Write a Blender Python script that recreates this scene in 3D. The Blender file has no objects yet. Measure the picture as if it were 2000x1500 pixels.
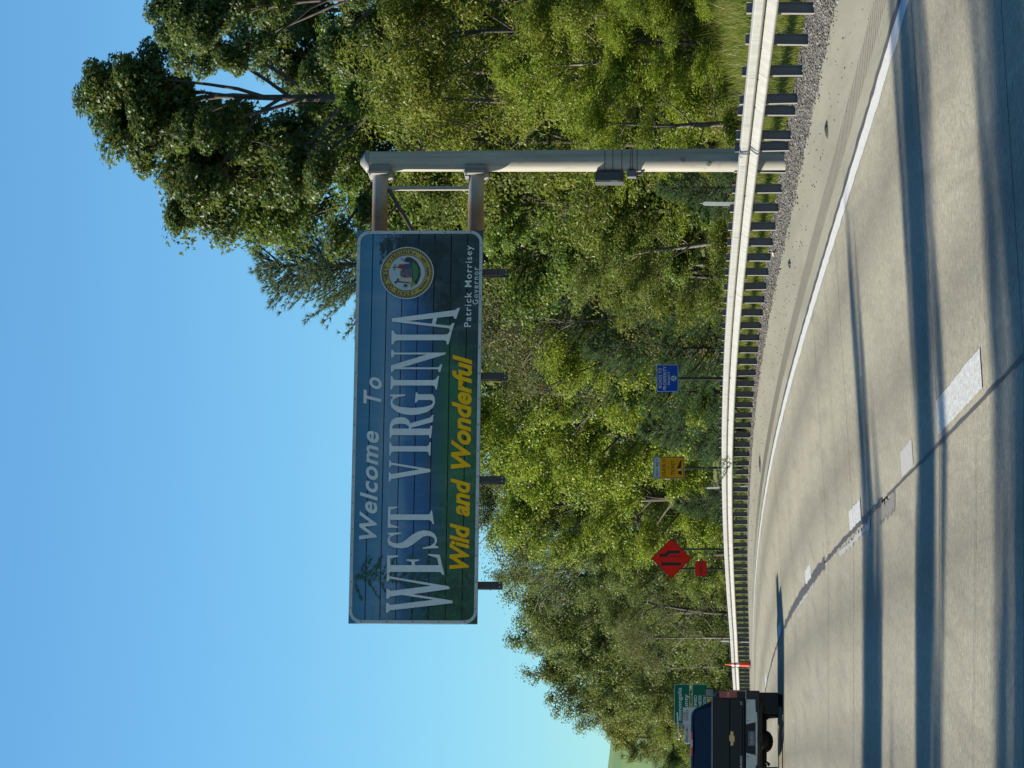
import bpy, bmesh, math, random
import numpy as np
from mathutils import Vector, Matrix
from mathutils.geometry import tessellate_polygon

# ------------------------------------------------------------------ camera, sky, sun, exposure
scn = bpy.context.scene
col = scn.collection
FPX = 6940.0                      # focal length in pixels of the 2000 px wide picture (long phone lens)
EYE = 1.75                        # camera height above the near lane
PITCH = math.atan(400 / FPX)      # the phone is held on its side: the picture's right is the ground
cF = Vector((0, math.cos(PITCH), math.sin(PITCH)))
cU = Vector((0, -math.sin(PITCH), math.cos(PITCH)))
cR = Vector((1, 0, 0))
cam_data = bpy.data.cameras.new('camera')
cam = bpy.data.objects.new('camera', cam_data)
col.objects.link(cam)
cam.matrix_world = Matrix(((-cU.x, cR.x, -cF.x, 0), (-cU.y, cR.y, -cF.y, 0), (-cU.z, cR.z, -cF.z, EYE), (0, 0, 0, 1)))
cam_data.sensor_fit = 'HORIZONTAL'
cam_data.sensor_width = 36
cam_data.lens = 36 * FPX / 2000
cam_data.clip_start = 0.5
cam_data.clip_end = 6000
scn.camera = cam

SUN_EL = math.radians(31)
SUN_AZ = math.radians(-84)        # measured from +Y (ahead) towards +X: the sun stands to the left
sun_dir = Vector((math.sin(SUN_AZ) * math.cos(SUN_EL), math.cos(SUN_AZ) * math.cos(SUN_EL), math.sin(SUN_EL)))
world = bpy.data.worlds.new('World')
scn.world = world
world.use_nodes = True
wn = world.node_tree
bg = wn.nodes['Background']
sky = wn.nodes.new('ShaderNodeTexSky')
sky.sky_type = 'NISHITA'
sky.sun_disc = False
sky.sun_elevation = SUN_EL
sky.sun_rotation = SUN_AZ
sky.altitude = 300
sky.air_density = 1.0
sky.dust_density = 0.0
sky.ozone_density = 4.0
tint = wn.nodes.new('ShaderNodeMix')          # clear early-autumn air: cooler than the node's default white balance
tint.data_type, tint.blend_type = 'RGBA', 'MULTIPLY'
tint.inputs[0].default_value = 1.0
tint.inputs[7].default_value = (0.68, 1.10, 1.27, 1)
wn.links.new(sky.outputs[0], tint.inputs[6])
wn.links.new(tint.outputs[2], bg.inputs[0])
bg.inputs[1].default_value = 0.056
sl = bpy.data.lights.new('sun', 'SUN')
sl.energy = 5.0
sl.angle = math.radians(0.53)
sl.color = (1.0, 0.92, 0.76)
sun = bpy.data.objects.new('sun', sl)
col.objects.link(sun)
sun.location = (-40, 30, 60)
sun.rotation_euler = sun_dir.to_track_quat('Z', 'Y').to_euler()
scn.view_settings.view_transform = 'Standard'
scn.view_settings.look = 'None'
scn.view_settings.gamma = 1
scn.view_settings.use_curve_mapping = False
scn.view_settings.exposure = 1.08
scn.render.engine = 'CYCLES'
scn.cycles.use_denoising = True
scn.cycles.max_bounces = 8
scn.cycles.transparent_max_bounces = 8


def at(x, y, d):
    """World point seen at pixel (x, y) of the 2000 x 1500 picture, d metres ahead."""
    v = cF + cR * ((750 - y) / FPX) + cU * ((1000 - x) / FPX)
    return Vector((0, 0, EYE)) + v * (d / v.y)


# ------------------------------------------------------------------ materials
MATS = {}


class N:
    def __init__(self, name):
        self.m = bpy.data.materials.new(name)
        self.m.use_nodes = True
        self.t = self.m.node_tree
        self.b = self.t.nodes['Principled BSDF']

    def new(self, kind, **kw):
        n = self.t.nodes.new('ShaderNode' + kind)
        for k, v in kw.items():
            setattr(n, k, v)
        return n

    def link(self, a, b):
        self.t.links.new(a, b)

    def coord(self, which='Object', scale=(1, 1, 1)):
        c = self.new('TexCoord')
        mp = self.new('Mapping')
        mp.inputs['Scale'].default_value = scale
        self.link(c.outputs[which], mp.inputs['Vector'])
        return mp.outputs[0]

    def noise(self, vec, scale, detail=4, rough=0.55):
        n = self.new('TexNoise')
        n.inputs['Scale'].default_value = scale
        n.inputs['Detail'].default_value = detail
        n.inputs['Roughness'].default_value = rough
        if vec is not None:
            self.link(vec, n.inputs['Vector'])
        return n.outputs['Fac']

    def ramp(self, fac, stops, interp='LINEAR'):
        r = self.new('ValToRGB')
        r.color_ramp.interpolation = interp
        e = r.color_ramp.elements
        while len(e) < len(stops):
            e.new(0.5)
        for i, (p, c) in enumerate(stops):
            e[i].position = p
            e[i].color = (c[0], c[1], c[2], 1) if not isinstance(c, (int, float)) else (c, c, c, 1)
        self.link(fac, r.inputs[0])
        return r.outputs[0]

    def mix(self, fac, a, b, blend='MIX'):
        n = self.new('Mix', data_type='RGBA', blend_type=blend)
        for sock, v in ((n.inputs[0], fac), (n.inputs[6], a), (n.inputs[7], b)):
            if isinstance(v, (int, float)):
                sock.default_value = v
            elif isinstance(v, tuple):
                sock.default_value = (v[0], v[1], v[2], 1)
            else:
                self.link(v, sock)
        return n.outputs[2]

    def math(self, op, a, b=0.0, clamp=False):
        n = self.new('Math', operation=op, use_clamp=clamp)
        for sock, v in ((n.inputs[0], a), (n.inputs[1], b)):
            if isinstance(v, (int, float)):
                sock.default_value = v
            else:
                self.link(v, sock)
        return n.outputs[0]

    def bump(self, h, strength=0.3, dist=0.02):
        n = self.new('Bump')
        n.inputs['Strength'].default_value = strength
        n.inputs['Distance'].default_value = dist
        self.link(h, n.inputs['Height'])
        self.link(n.outputs[0], self.b.inputs['Normal'])

    def color(self, sock):
        if isinstance(sock, tuple):
            self.b.inputs['Base Color'].default_value = (*sock, 1)
        else:
            self.link(sock, self.b.inputs['Base Color'])


def plain(name, c, rough=0.6, metal=0.0, var=0.15, scale=6.0, bump=0.0, spec=0.5, coat=0.0):
    if name in MATS:
        return MATS[name]
    n = N(name)
    v = n.coord()
    f = n.noise(v, scale, 5, 0.6)
    lo = tuple(max(0, x * (1 - var)) for x in c)
    hi = tuple(min(1, x * (1 + var)) for x in c)
    n.color(n.ramp(f, [(0.3, lo), (0.7, hi)]))
    n.b.inputs['Roughness'].default_value = rough
    n.b.inputs['Metallic'].default_value = metal
    n.b.inputs['Specular IOR Level'].default_value = spec
    if coat:
        n.b.inputs['Coat Weight'].default_value = coat
        n.b.inputs['Coat Roughness'].default_value = 0.04
    if bump:
        n.bump(n.noise(v, scale * 6, 3), bump, 0.01)
    MATS[name] = n.m
    return n.m


def leaf_mat(name, trans=0.38, rough=0.5, var=0.45, spec=0.35, brown=0.03):
    n = N(name)
    oi = n.new('ObjectInfo')
    geo = n.new('NewGeometry')
    rnd = geo.outputs['Random Per Island']
    hsv = n.new('HueSaturation')
    n.link(oi.outputs['Color'], hsv.inputs['Color'])
    n.link(n.math('ADD', n.math('MULTIPLY', rnd, 0.06), 0.47), hsv.inputs['Hue'])
    n.link(n.math('ADD', n.math('MULTIPLY', rnd, 2 * var), 1 - var), hsv.inputs['Value'])
    hsv.inputs['Saturation'].default_value = 1.0
    big = n.noise(n.coord('Object'), 0.7, 3)
    c0 = n.mix(n.ramp(big, [(0.35, 0.0), (0.75, 0.22)]), hsv.outputs[0], (0.10, 0.11, 0.02))
    dead = n.math('GREATER_THAN', rnd, 1 - brown)
    c = n.mix(dead, c0, (0.16, 0.09, 0.03))
    n.color(c)
    n.b.inputs['Roughness'].default_value = rough
    n.b.inputs['Specular IOR Level'].default_value = spec
    tr = n.new('BsdfTranslucent')
    n.link(n.mix(0.35, c, (0.30, 0.36, 0.04)), tr.inputs[0])
    mx = n.new('MixShader')
    mx.inputs[0].default_value = trans
    n.link(n.b.outputs[0], mx.inputs[1])
    n.link(tr.outputs[0], mx.inputs[2])
    n.link(mx.outputs[0], n.t.nodes['Material Output'].inputs[0])
    MATS[name] = n.m
    return n.m


# ------------------------------------------------------------------ mesh helpers
class MB:
    def __init__(self):
        self.v = []
        self.f = []
        self.s = []

    def add(self, vs, fs, smooth=False):
        o = len(self.v)
        self.v += [tuple(p) for p in vs]
        self.f += [tuple(i + o for i in q) for q in fs]
        self.s += [smooth] * len(fs)
        return self

    def box(self, c, s, rot=None):
        x, y, z = s[0] / 2, s[1] / 2, s[2] / 2
        vs = [Vector(p) for p in ((-x, -y, -z), (x, -y, -z), (x, y, -z), (-x, y, -z), (-x, -y, z), (x, -y, z), (x, y, z), (-x, y, z))]
        if rot is not None:
            vs = [rot @ p for p in vs]
        c = Vector(c)
        return self.add([p + c for p in vs], [(0, 3, 2, 1), (4, 5, 6, 7), (0, 1, 5, 4), (1, 2, 6, 5), (2, 3, 7, 6), (3, 0, 4, 7)])

    def tube(self, pts, rad, n=10, caps=True, smooth=True):
        pts = [Vector(p) for p in pts]
        rad = rad if isinstance(rad, (list, tuple)) else [rad] * len(pts)
        vs, fs = [], []
        ref = None
        for i, p in enumerate(pts):
            t = (pts[min(i + 1, len(pts) - 1)] - pts[max(i - 1, 0)]).normalized()
            if ref is None:
                ref = Vector((1, 0, 0)) if abs(t.x) < 0.8 else Vector((0, 1, 0))
            a = (ref - t * ref.dot(t)).normalized()
            b = t.cross(a)
            ref = a
            vs += [p + (a * math.cos(2 * math.pi * k / n) + b * math.sin(2 * math.pi * k / n)) * rad[i] for k in range(n)]
        for i in range(len(pts) - 1):
            for k in range(n):
                fs.append((i * n + k, i * n + (k + 1) % n, (i + 1) * n + (k + 1) % n, (i + 1) * n + k))
        self.add(vs, fs, smooth)
        if caps:
            self.add(vs[:n], [tuple(reversed(range(n)))])
            self.add(vs[-n:], [tuple(range(n))])
        return self

    def prism(self, outline, holes=(), depth=0.01, M=None, back=False):
        """Outline in local (x, z); the front lies at y = 0 facing -y and the sides run back to y = depth."""
        loops = [list(outline)] + [list(h) for h in holes]
        ring = [[Vector((p[0], p[1], 0)) for p in lp] for lp in loops]
        tris = tessellate_polygon(ring)
        flat = [p for lp in loops for p in lp]
        k = len(flat)
        vs = [Vector((p[0], 0, p[1])) for p in flat] + [Vector((p[0], depth, p[1])) for p in flat]
        fs = []
        for t in tris:
            a, b, c = (flat[i] for i in t)
            area = (b[0] - a[0]) * (c[1] - a[1]) - (b[1] - a[1]) * (c[0] - a[0])
            if abs(area) < 1e-12:
                continue
            t = tuple(t) if area > 0 else tuple(reversed(t))
            fs.append(t)
            if back:
                fs.append(tuple(i + k for i in reversed(t)))
        o = 0
        for lp in loops:
            n = len(lp)
            for i in range(n):
                j = (i + 1) % n
                fs.append((o + i, o + i + k, o + j + k, o + j))
            o += n
        if M is not None:
            vs = [M @ p for p in vs]
        return self.add(vs, fs)

    def build(self, name, mat, parent=None, loc=None, bevel=0.0):
        me = bpy.data.meshes.new(name)
        me.from_pydata(self.v, [], self.f)
        me.polygons.foreach_set('use_smooth', self.s)
        me.materials.append(mat)
        me.update()
        o = bpy.data.objects.new(name, me)
        col.objects.link(o)
        if loc is not None:
            o.location = loc
        if parent is not None:
            o.parent = parent
        if bevel:
            md = o.modifiers.new('bevel', 'BEVEL')
            md.width = bevel
            md.segments = 2
            md.limit_method = 'ANGLE'
        return o


def thing(name, label, cat, loc=(0, 0, 0), rotz=0.0, group=None):
    o = bpy.data.objects.new(name, None)
    o.empty_display_size = 0.2
    col.objects.link(o)
    o.location = loc
    o.rotation_euler = (0, 0, rotz)
    tag(o, label, cat, group)
    return o


def tag(o, label=None, cat=None, group=None, kind=None):
    if label:
        o['label'] = label
    if cat:
        o['category'] = cat
    if group:
        o['group'] = group
    if kind:
        o['kind'] = kind
    return o


def np_mesh(name, verts, loops, starts, totals, mat, smooth=False):
    me = bpy.data.meshes.new(name)
    me.vertices.add(len(verts))
    me.vertices.foreach_set('co', np.ascontiguousarray(verts, dtype=np.float32).ravel())
    me.loops.add(len(loops))
    me.loops.foreach_set('vertex_index', np.ascontiguousarray(loops, dtype=np.int32))
    me.polygons.add(len(starts))
    me.polygons.foreach_set('loop_start', np.ascontiguousarray(starts, dtype=np.int32))
    me.polygons.foreach_set('loop_total', np.ascontiguousarray(totals, dtype=np.int32))
    if smooth:
        me.polygons.foreach_set('use_smooth', np.ones(len(starts), dtype=bool))
    me.materials.append(mat)
    me.update(calc_edges=True)
    return me


def tri_mesh(name, verts, tris, mat):
    t = np.asarray(tris, dtype=np.int32)
    return np_mesh(name, verts, t.ravel(), np.arange(len(t)) * 3, np.full(len(t), 3), mat)


def link(name, me, parent=None, loc=None):
    o = bpy.data.objects.new(name, me)
    col.objects.link(o)
    if loc is not None:
        o.location = loc
    if parent is not None:
        o.parent = parent
    return o


_txt_cache = {}


def text2d(s, shear=0.0, offset=0.0, space=1.0):
    """Triangulated outline of a line of lettering; returns (points, triangles) in em units."""
    key = (s, shear, offset, space)
    if key in _txt_cache:
        return _txt_cache[key]
    cu = bpy.data.curves.new('lettering', 'FONT')
    cu.body = s
    cu.shear = shear
    cu.offset = offset
    cu.space_character = space
    cu.resolution_u = 4
    cu.fill_mode = 'FRONT'
    o = bpy.data.objects.new('lettering', cu)
    col.objects.link(o)
    bpy.context.view_layer.update()
    dg = bpy.context.evaluated_depsgraph_get()
    me = o.evaluated_get(dg).to_mesh()
    P = np.array([(v.co.x, v.co.y) for v in me.vertices])
    me.calc_loop_triangles()
    T = np.array([t.vertices[:] for t in me.loop_triangles])
    o.evaluated_get(dg).to_mesh_clear()
    bpy.data.objects.remove(o)
    bpy.data.curves.remove(cu)
    _txt_cache[key] = (P, T)
    return P, T


def lettering(name, s, x0, x1, z0, cap, y, mat, parent, shear=0.0, offset=0.0, space=1.0, dz=0.0):
    """Lettering from x0 to x1 on baseline z0 with capital height cap, in the plane y facing -y."""
    P, T = text2d(s, shear, offset, space)
    H = text2d('H', 0, offset)[0]
    sy = cap / (H[:, 1].max() - H[:, 1].min())
    sx = (x1 - x0) / (P[:, 0].max() - P[:, 0].min())
    X = x0 + (P[:, 0] - P[:, 0].min()) * sx
    Z = z0 + (P[:, 1] - H[:, 1].min()) * sy
    Z = Z + dz * (X - x0) / max(1e-6, x1 - x0)
    vs = [(a, y, b) for a, b in zip(X, Z)]
    fs = []
    for t in T:
        a, b, c = (vs[i] for i in t)
        ar = (b[0] - a[0]) * (c[2] - a[2]) - (b[2] - a[2]) * (c[0] - a[0])
        fs.append(tuple(int(i) for i in (t if ar > 0 else t[::-1])))
    return MB().add(vs, fs).build(name, mat, parent)


def rrect(x0, x1, z0, z1, r, n=5):
    pts = []
    for cx, cz, a0 in ((x1 - r, z0 + r, -90), (x1 - r, z1 - r, 0), (x0 + r, z1 - r, 90), (x0 + r, z0 + r, 180)):
        for k in range(n + 1):
            a = math.radians(a0 + 90 * k / n)
            pts.append((cx + r * math.cos(a), cz + r * math.sin(a)))
    return pts


# ------------------------------------------------------------------ the lie of the road
_A = (0.2671, -6.4023, -2.1722, -0.6449, 0.509)
_Z = (-1.2906, 0.5305, -0.1463, -0.5068, 0.194)
CROSS, RAIL_T, LANE = 0.0639, -2.9247, 3.66
D0, D1 = 14.0, 146.0


def _poly(c, d):
    q = d / 60 - 1
    return sum(k * q ** i for i, k in enumerate(c))


def _dpoly(c, d):
    q = d / 60 - 1
    return sum(i * k * q ** (i - 1) for i, k in enumerate(c) if i) / 60


def _ext(c, d, s1):
    if d < D0:
        return _poly(c, D0) + _dpoly(c, D0) * (d - D0)
    if d > D1:
        return _poly(c, D1) + s1 * (d - D1)
    return _poly(c, d)


def edge_x(d):
    return _ext(_A, d, -0.178)


def edge_z(d):
    return EYE + (_ext(_Z, d, -0.0105) if d < 500 else _ext(_Z, 500, -0.0105))


def road_z(d, t):
    """Height of the paved surface, t metres left of the right edge line."""
    z = edge_z(d)
    return z - CROSS * min(t, LANE) if t > 0 else z - CROSS * t


def road_p(d, t, dz=0.0):
    return Vector((edge_x(d) - t, d, road_z(d, t) + dz))


def bank(s):
    """Rise of the ground s metres to the right of the guardrail."""
    if s < 0.9:
        return -0.02
    z = -0.02 + 0.26 * min(s - 0.9, 5.5)
    if s > 6.4:
        z += 0.06 * (s - 6.4)
    if s > 13:
        z += 0.18 * (s - 13)
    return min(z, 16 + 0.02 * s)


def ground_z(x, d):
    t = edge_x(d) - x
    if t < RAIL_T - 0.35:
        w = 0.06 * math.sin(x * 1.7 + d * 0.6) + 0.05 * math.sin(d * 1.3 - x * 0.9)
        return road_z(d, RAIL_T) + bank(-(t - RAIL_T)) + w * min(1, max(0, -(t - RAIL_T) - 1))
    if t > 9.9:
        return road_z(d, 9.9) - 0.05 - 0.03 * min(t - 9.9, 12) + 0.05 * math.sin(x * 0.9 + d * 0.5)
    return road_z(d, t)

# ------------------------------------------------------------------ surface materials
def m_concrete():
    n = N('concrete_pavement')
    v = n.coord('Object')
    big = n.noise(n.coord('Object', (0.16, 0.5, 1)), 1.0, 4)
    fine = n.noise(v, 38, 5, 0.7)
    tine = n.noise(n.coord('Object', (1.2, 26, 1)), 1.0, 2, 0.6)
    base = n.ramp(big, [(0.3, (0.176, 0.162, 0.119)), (0.72, (0.248, 0.230, 0.169))])
    c = n.mix(0.55, base, n.ramp(fine, [(0.3, (0.100, 0.092, 0.069)), (0.5, (0.223, 0.209, 0.159)), (0.72, (0.371, 0.356, 0.275))]), 'MIX')
    # oil and rubber along the wheel paths, which run with the lane
    sep = n.new('SeparateXYZ')
    n.link(n.new('TexCoord').outputs['UV'], sep.inputs[0])
    wave = n.math('ABSOLUTE', n.math('SUBTRACT', n.math('FRACT', n.math('MULTIPLY', sep.outputs[0], 2.0)), 0.5))
    path = n.ramp(wave, [(0.0, 0.74), (0.35, 1.12)])
    c = n.mix(1.0, c, path, 'MULTIPLY')
    mid = n.noise(v, 15, 5, 0.8)
    c = n.mix(0.75, c, n.ramp(mid, [(0.3, 0.4), (0.7, 1.6)]), 'MULTIPLY')
    st = n.noise(n.coord('Object', (3.5, 0.25, 1)), 1.0, 4, 0.65)
    c = n.mix(n.ramp(st, [(0.5, 0.0), (0.72, 0.5)]), c, (0.124, 0.114, 0.085))
    n.color(c)
    n.b.inputs['Roughness'].default_value = 0.85
    h = n.math('ADD', n.math('MULTIPLY', tine, 0.6), n.math('MULTIPLY', fine, 0.8))
    n.bump(h, 0.8, 0.02)
    MATS['concrete'] = n.m


def m_shoulder():
    n = N('shoulder_asphalt')
    v = n.coord('Object')
    fine = n.noise(v, 60, 4, 0.7)
    big = n.noise(n.coord('Object', (1.5, 0.15, 1)), 1.0, 4)
    spk = n.noise(v, 14, 2, 0.4)
    c = n.ramp(big, [(0.3, (0.188, 0.178, 0.132)), (0.7, (0.247, 0.235, 0.179))])
    c = n.mix(n.ramp(fine, [(0.35, 0.35), (0.6, 0.0)]), c, (0.104, 0.102, 0.081))
    c = n.mix(n.ramp(spk, [(0.71, 0.0), (0.73, 0.8)]), c, (0.039, 0.037, 0.033))
    # long cracks
    cr = n.noise(n.coord('Object', (5.0, 0.12, 1)), 1.0, 5, 0.7)
    c = n.mix(n.ramp(cr, [(0.494, 0.0), (0.5, 0.45), (0.506, 0.0)]), c, (0.065, 0.062, 0.052))
    n.color(c)
    n.b.inputs['Roughness'].default_value = 0.9
    n.bump(fine, 0.4, 0.01)
    MATS['shoulder'] = n.m


def m_paint(name, c, wear=0.5):
    n = N(name)
    v = n.coord('Object')
    f = n.noise(n.coord('Object', (5, 2.0, 1)), 5.0, 6, 0.8)
    k = n.noise(v, 40, 4)
    base = n.mix(n.ramp(k, [(0.3, 0.25), (0.6, 0.0)]), c, (0.3, 0.29, 0.27))
    n.color(n.mix(n.ramp(f, [(wear, 0.0), (wear + 0.07, 0.85)]), base, (0.28, 0.27, 0.25)))
    n.b.inputs['Roughness'].default_value = 0.6
    MATS[name] = n.m


def m_ground():
    n = N('verge_ground')
    v = n.coord('Object')
    a = n.noise(v, 0.5, 5)
    b = n.noise(v, 9, 5, 0.7)
    c = n.ramp(b, [(0.3, (0.035, 0.05, 0.012)), (0.55, (0.075, 0.105, 0.022)), (0.75, (0.15, 0.17, 0.05))])
    c = n.mix(n.ramp(a, [(0.5, 0.0), (0.7, 0.6)]), c, (0.13, 0.12, 0.06))
    n.color(c)
    n.b.inputs['Roughness'].default_value = 0.95
    n.bump(b, 0.6, 0.06)
    MATS['ground'] = n.m


def m_meadow():
    n = N('meadow_hill')
    v = n.coord('Object')
    a = n.noise(n.coord('Object', (0.02, 0.02, 0.10)), 1.0, 5)
    b = n.noise(v, 0.7, 5, 0.7)
    c = n.ramp(a, [(0.35, (0.09, 0.19, 0.045)), (0.65, (0.14, 0.23, 0.065))])
    n.color(n.mix(n.ramp(b, [(0.4, 0.3), (0.7, 0.0)]), c, (0.07, 0.11, 0.03)))
    n.b.inputs['Roughness'].default_value = 0.95
    MATS['meadow'] = n.m


def m_gravel():
    n = N('gravel_bed')
    v = n.coord('Object')
    vo = n.new('TexVoronoi')
    vo.inputs['Scale'].default_value = 26
    n.link(v, vo.inputs['Vector'])
    c = n.ramp(vo.outputs['Color'], [(0.1, (0.045, 0.042, 0.038)), (0.6, (0.12, 0.112, 0.10)), (0.95, (0.22, 0.205, 0.18))])
    n.color(c)
    n.b.inputs['Roughness'].default_value = 0.9
    n.bump(vo.outputs['Distance'], 0.9, 0.03)
    MATS['gravel'] = n.m


m_concrete(); m_shoulder(); m_ground(); m_meadow(); m_gravel()
m_paint('edge_paint', (0.47, 0.48, 0.47), 0.54)
m_paint('lane_paint', (0.45, 0.47, 0.47), 0.46)
m_paint('worn_paint', (0.38, 0.38, 0.37), 0.40)
TAR = plain('tar_seal', (0.045, 0.043, 0.04), 0.7, var=0.3, scale=12)
ASPH_DARK = plain('joint_filler', (0.10, 0.095, 0.085), 0.9)


# ------------------------------------------------------------------ ground, road, shoulders
def sheet(name, ds, ts, zf, mat, parent=None, kind=None, uv=False, xf=None):
    vs, fs = [], []
    for d in ds:
        for t in ts:
            vs.append((edge_x(d) - t, d, zf(d, t)))
    k = len(ts)
    for i in range(len(ds) - 1):
        for j in range(k - 1):
            a = i * k + j
            fs.append((a, a + k, a + k + 1, a + 1))
    # ts increase to the left, so (d, d+1) by (t, t+1) is wound to face up
    m = MB().add(vs, fs, True)
    o = m.build(name, mat, parent)
    if uv:
        ul = o.data.uv_layers.new(name='UVMap')
        for lp in o.data.loops:
            i = lp.vertex_index
            ul.data[lp.index].uv = ((ts[i % k] - ts[0]) / LANE, ds[i // k] / 10)
    if kind:
        o['kind'] = kind
    return o


def frange(a, b, n):
    return [a + (b - a) * i / n for i in range(n + 1)]


gd = frange(-30, 14, 8) + frange(16, 150, 67) + frange(155, 400, 35) + [450, 520, 600, 750, 1000, 1400, 2000, 3000, 4500]
gt = [-1500, -700, -350, -200, -120, -80, -60, -45, -35, -28, -22, -18, -15, -13, -11, -9.5, -8, -7, -6, -5, -4.3, -3.9, -3.3, -2.6, -1.5, 0, 1.8, 3.66, 7.3, 9.9, 12, 16, 22, 30, 45, 70, 120, 250, 600, 1500]


def gz(d, t):
    x = edge_x(d) - t
    z = ground_z(x, d)
    return z - 0.07 if -3.4 < t < 9.95 else z


sheet('ground', gd, gt, gz, MATS['ground'], kind='structure')

# far meadow hill, left of the woods
hv, hf = [], []
nx, ny = 40, 26
for j in range(ny + 1):
    for i in range(nx + 1):
        a, b = i / nx, j / ny
        x = -420 + 470 * a
        y = 640 + 420 * b
        prof = math.sin(math.pi * min(1, b * 0.62)) ** 0.8 if b > 0 else 0
        top = 43.5 + 3.5 * math.sin(a * 6.0) - 7 * (a - 0.6) ** 2 * 10 * (a > 0.6)
        hv.append((x, y, -6 + top * prof * (0.45 + 0.55 * math.sin(math.pi * min(1, max(0, a * 0.85 + 0.1))))))
for j in range(ny):
    for i in range(nx):
        a = j * (nx + 1) + i
        hf.append((a, a + 1, a + nx + 2, a + nx + 1))
MB().add(hv, hf, True).build('meadow_hill', MATS['meadow'])['kind'] = 'structure'

road = sheet('road', frange(-20, 14, 6) + frange(16, 150, 67) + frange(156, 330, 30), [-0.02, 1.2, 2.4, 3.66, 5.5, 7.4], lambda d, t: road_z(d, t) - 0.04, ASPH_DARK, kind='structure')
# concrete slabs with open joints, each its own piece as far as they can be told apart
joint = 7.7
k0 = 20.5 - 4 * joint
for i in range(0, 13):
    a, b = k0 + i * joint + 0.003, k0 + (i + 1) * joint - 0.003
    for lane in (0, 1):
        t0, t1 = lane * LANE + 0.012, (lane + 1) * LANE - 0.012
        dz = 0.002 * ((i * 7 + lane * 3) % 3 - 1)
        s = sheet('concrete_slab', frange(a, b, 4), frange(t0, t1, 4), lambda d, t: road_z(d, t) + dz, MATS['concrete'], road, uv=True)
dend = k0 + 13 * joint
for lane in (0, 1):
    sheet('far_pavement', frange(dend + 0.012, 150, 24) + frange(156, 330, 30), frange(lane * LANE + 0.01, (lane + 1) * LANE - 0.01, 3), lambda d, t: road_z(d, t), MATS['concrete'], road, uv=True)

near = frange(-20, 14, 6) + frange(16, 150, 67) + frange(156, 330, 30)
shoulder = sheet('shoulder', near, [-2.9, -1.2, -0.6, -0.03], lambda d, t: road_z(d, t), MATS['shoulder'], kind='structure')
sheet('left_shoulder', near, [7.4, 8.6, 9.9], lambda d, t: road_z(d, t), MATS['shoulder'], kind='structure')
# rumble strip: flat patches beside the edge line, groove shade put into their darker colour
rm = MB()
for i in range(300):
    d = 26 + i * 0.30
    w = 0.34
    tc = -0.60
    vs = []
    for (dd, tt) in ((-0.075, -w / 2), (0.075, -w / 2), (0.075, w / 2), (-0.075, w / 2)):
        vs.append(road_p(d + dd, tc + tt, 0.0035))
    vs2 = [road_p(d + dd, tc + tt, 0.0015) for (dd, tt) in ((-0.04, -w / 2 + 0.03), (0.04, -w / 2 + 0.03), (0.04, w / 2 - 0.03), (-0.04, w / 2 - 0.03))]
    rm.add(vs + [p + Vector((0, 0, 0.002)) for p in vs2], [(0, 3, 7, 4), (3, 2, 6, 7), (2, 1, 5, 6), (1, 0, 4, 5), (4, 7, 6, 5)])
rs = rm.build('rumble_strip', plain('rumble_groove_shade', (0.185, 0.17, 0.135), 0.95, var=0.25, scale=20), shoulder)
rs['kind'] = 'stuff'
def gravel_edge(d):
    return -2.08 - 0.5 * min(1, max(0, (d - 55) / 30)) + 0.03 * math.sin(d * 2.1) + 0.03 * math.sin(d * 5.3)


gv, gf = [], []
gds = frange(30, 110, 320) + frange(111, 300, 90)
for d in gds:
    for t in (-3.6, -3.0, gravel_edge(d)):
        gv.append((edge_x(d) - t, d, road_z(d, t) + 0.004))
for i in range(len(gds) - 1):
    for j in range(2):
        gf.append((3 * i + j, 3 * i + 3 + j, 3 * i + 4 + j, 3 * i + 1 + j))
MB().add(gv, gf, True).build('gravel_strip', MATS['gravel'])['kind'] = 'structure'

# painted lines and seals
def strip(name, ds, ta, tb, mat, dz, parent, jag=0.0, seed=1):
    r = random.Random(seed)
    vs, fs = [], []
    for d in ds:
        j1, j2 = r.uniform(-jag, jag), r.uniform(-jag, jag)
        vs += [road_p(d, ta + j1, dz), road_p(d, tb + j2, dz)]
    for i in range(len(ds) - 1):
        fs.append((2 * i, 2 * i + 2, 2 * i + 3, 2 * i + 1))
    return MB().add(vs, fs).build(name, mat, parent)


strip('edge_line', frange(10, 150, 280) + frange(151, 300, 60), -0.06, 0.13, MATS['edge_paint'], 0.006, road, 0.012, 3)
strip('edge_joint_seal', frange(10, 150, 280) + frange(151, 250, 40), -0.145, -0.075, TAR, 0.0055, road, 0.016, 5)
strip('lane_joint_seal', frange(12, 36, 60), LANE - 0.016, LANE + 0.016, TAR, 0.0065, road, 0.006, 7)
strip('lane_joint_seal', frange(37, 52, 40), LANE - 0.03, LANE + 0.04, TAR, 0.0065, road, 0.016, 9)
strip('lane_joint_seal', frange(52.5, 74, 60), LANE - 0.07, LANE + 0.09, TAR, 0.0065, road, 0.03, 8)
strip('lane_joint_seal', frange(74.5, 150, 120), LANE - 0.04, LANE + 0.05, TAR, 0.0065, road, 0.03, 10)
for a, b, mt, j in ((23.6, 28.2, 'lane_paint', 0.006), (31.6, 33.4, 'worn_paint', 0.008), (41.5, 44.4, 'lane_paint', 0.012), (58.0, 60.6, 'lane_paint', 0.012), (77.0, 80.0, 'lane_paint', 0.02), (95, 98, 'lane_paint', 0.02), (113, 116, 'lane_paint', 0.02), (131, 134, 'lane_paint', 0.02)):
    strip('lane_dash', frange(a, b, 18), LANE - (0.34 if a < 30 else 0.27), LANE - (0.07 if a < 30 else 0.03), MATS[mt], 0.0075, road, j, int(a))
strip('lane_paint_trace', frange(39.5, 47.5, 40), LANE + 0.09, LANE + 0.17, MATS['worn_paint'], 0.0075, road, 0.03, 21)
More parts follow.
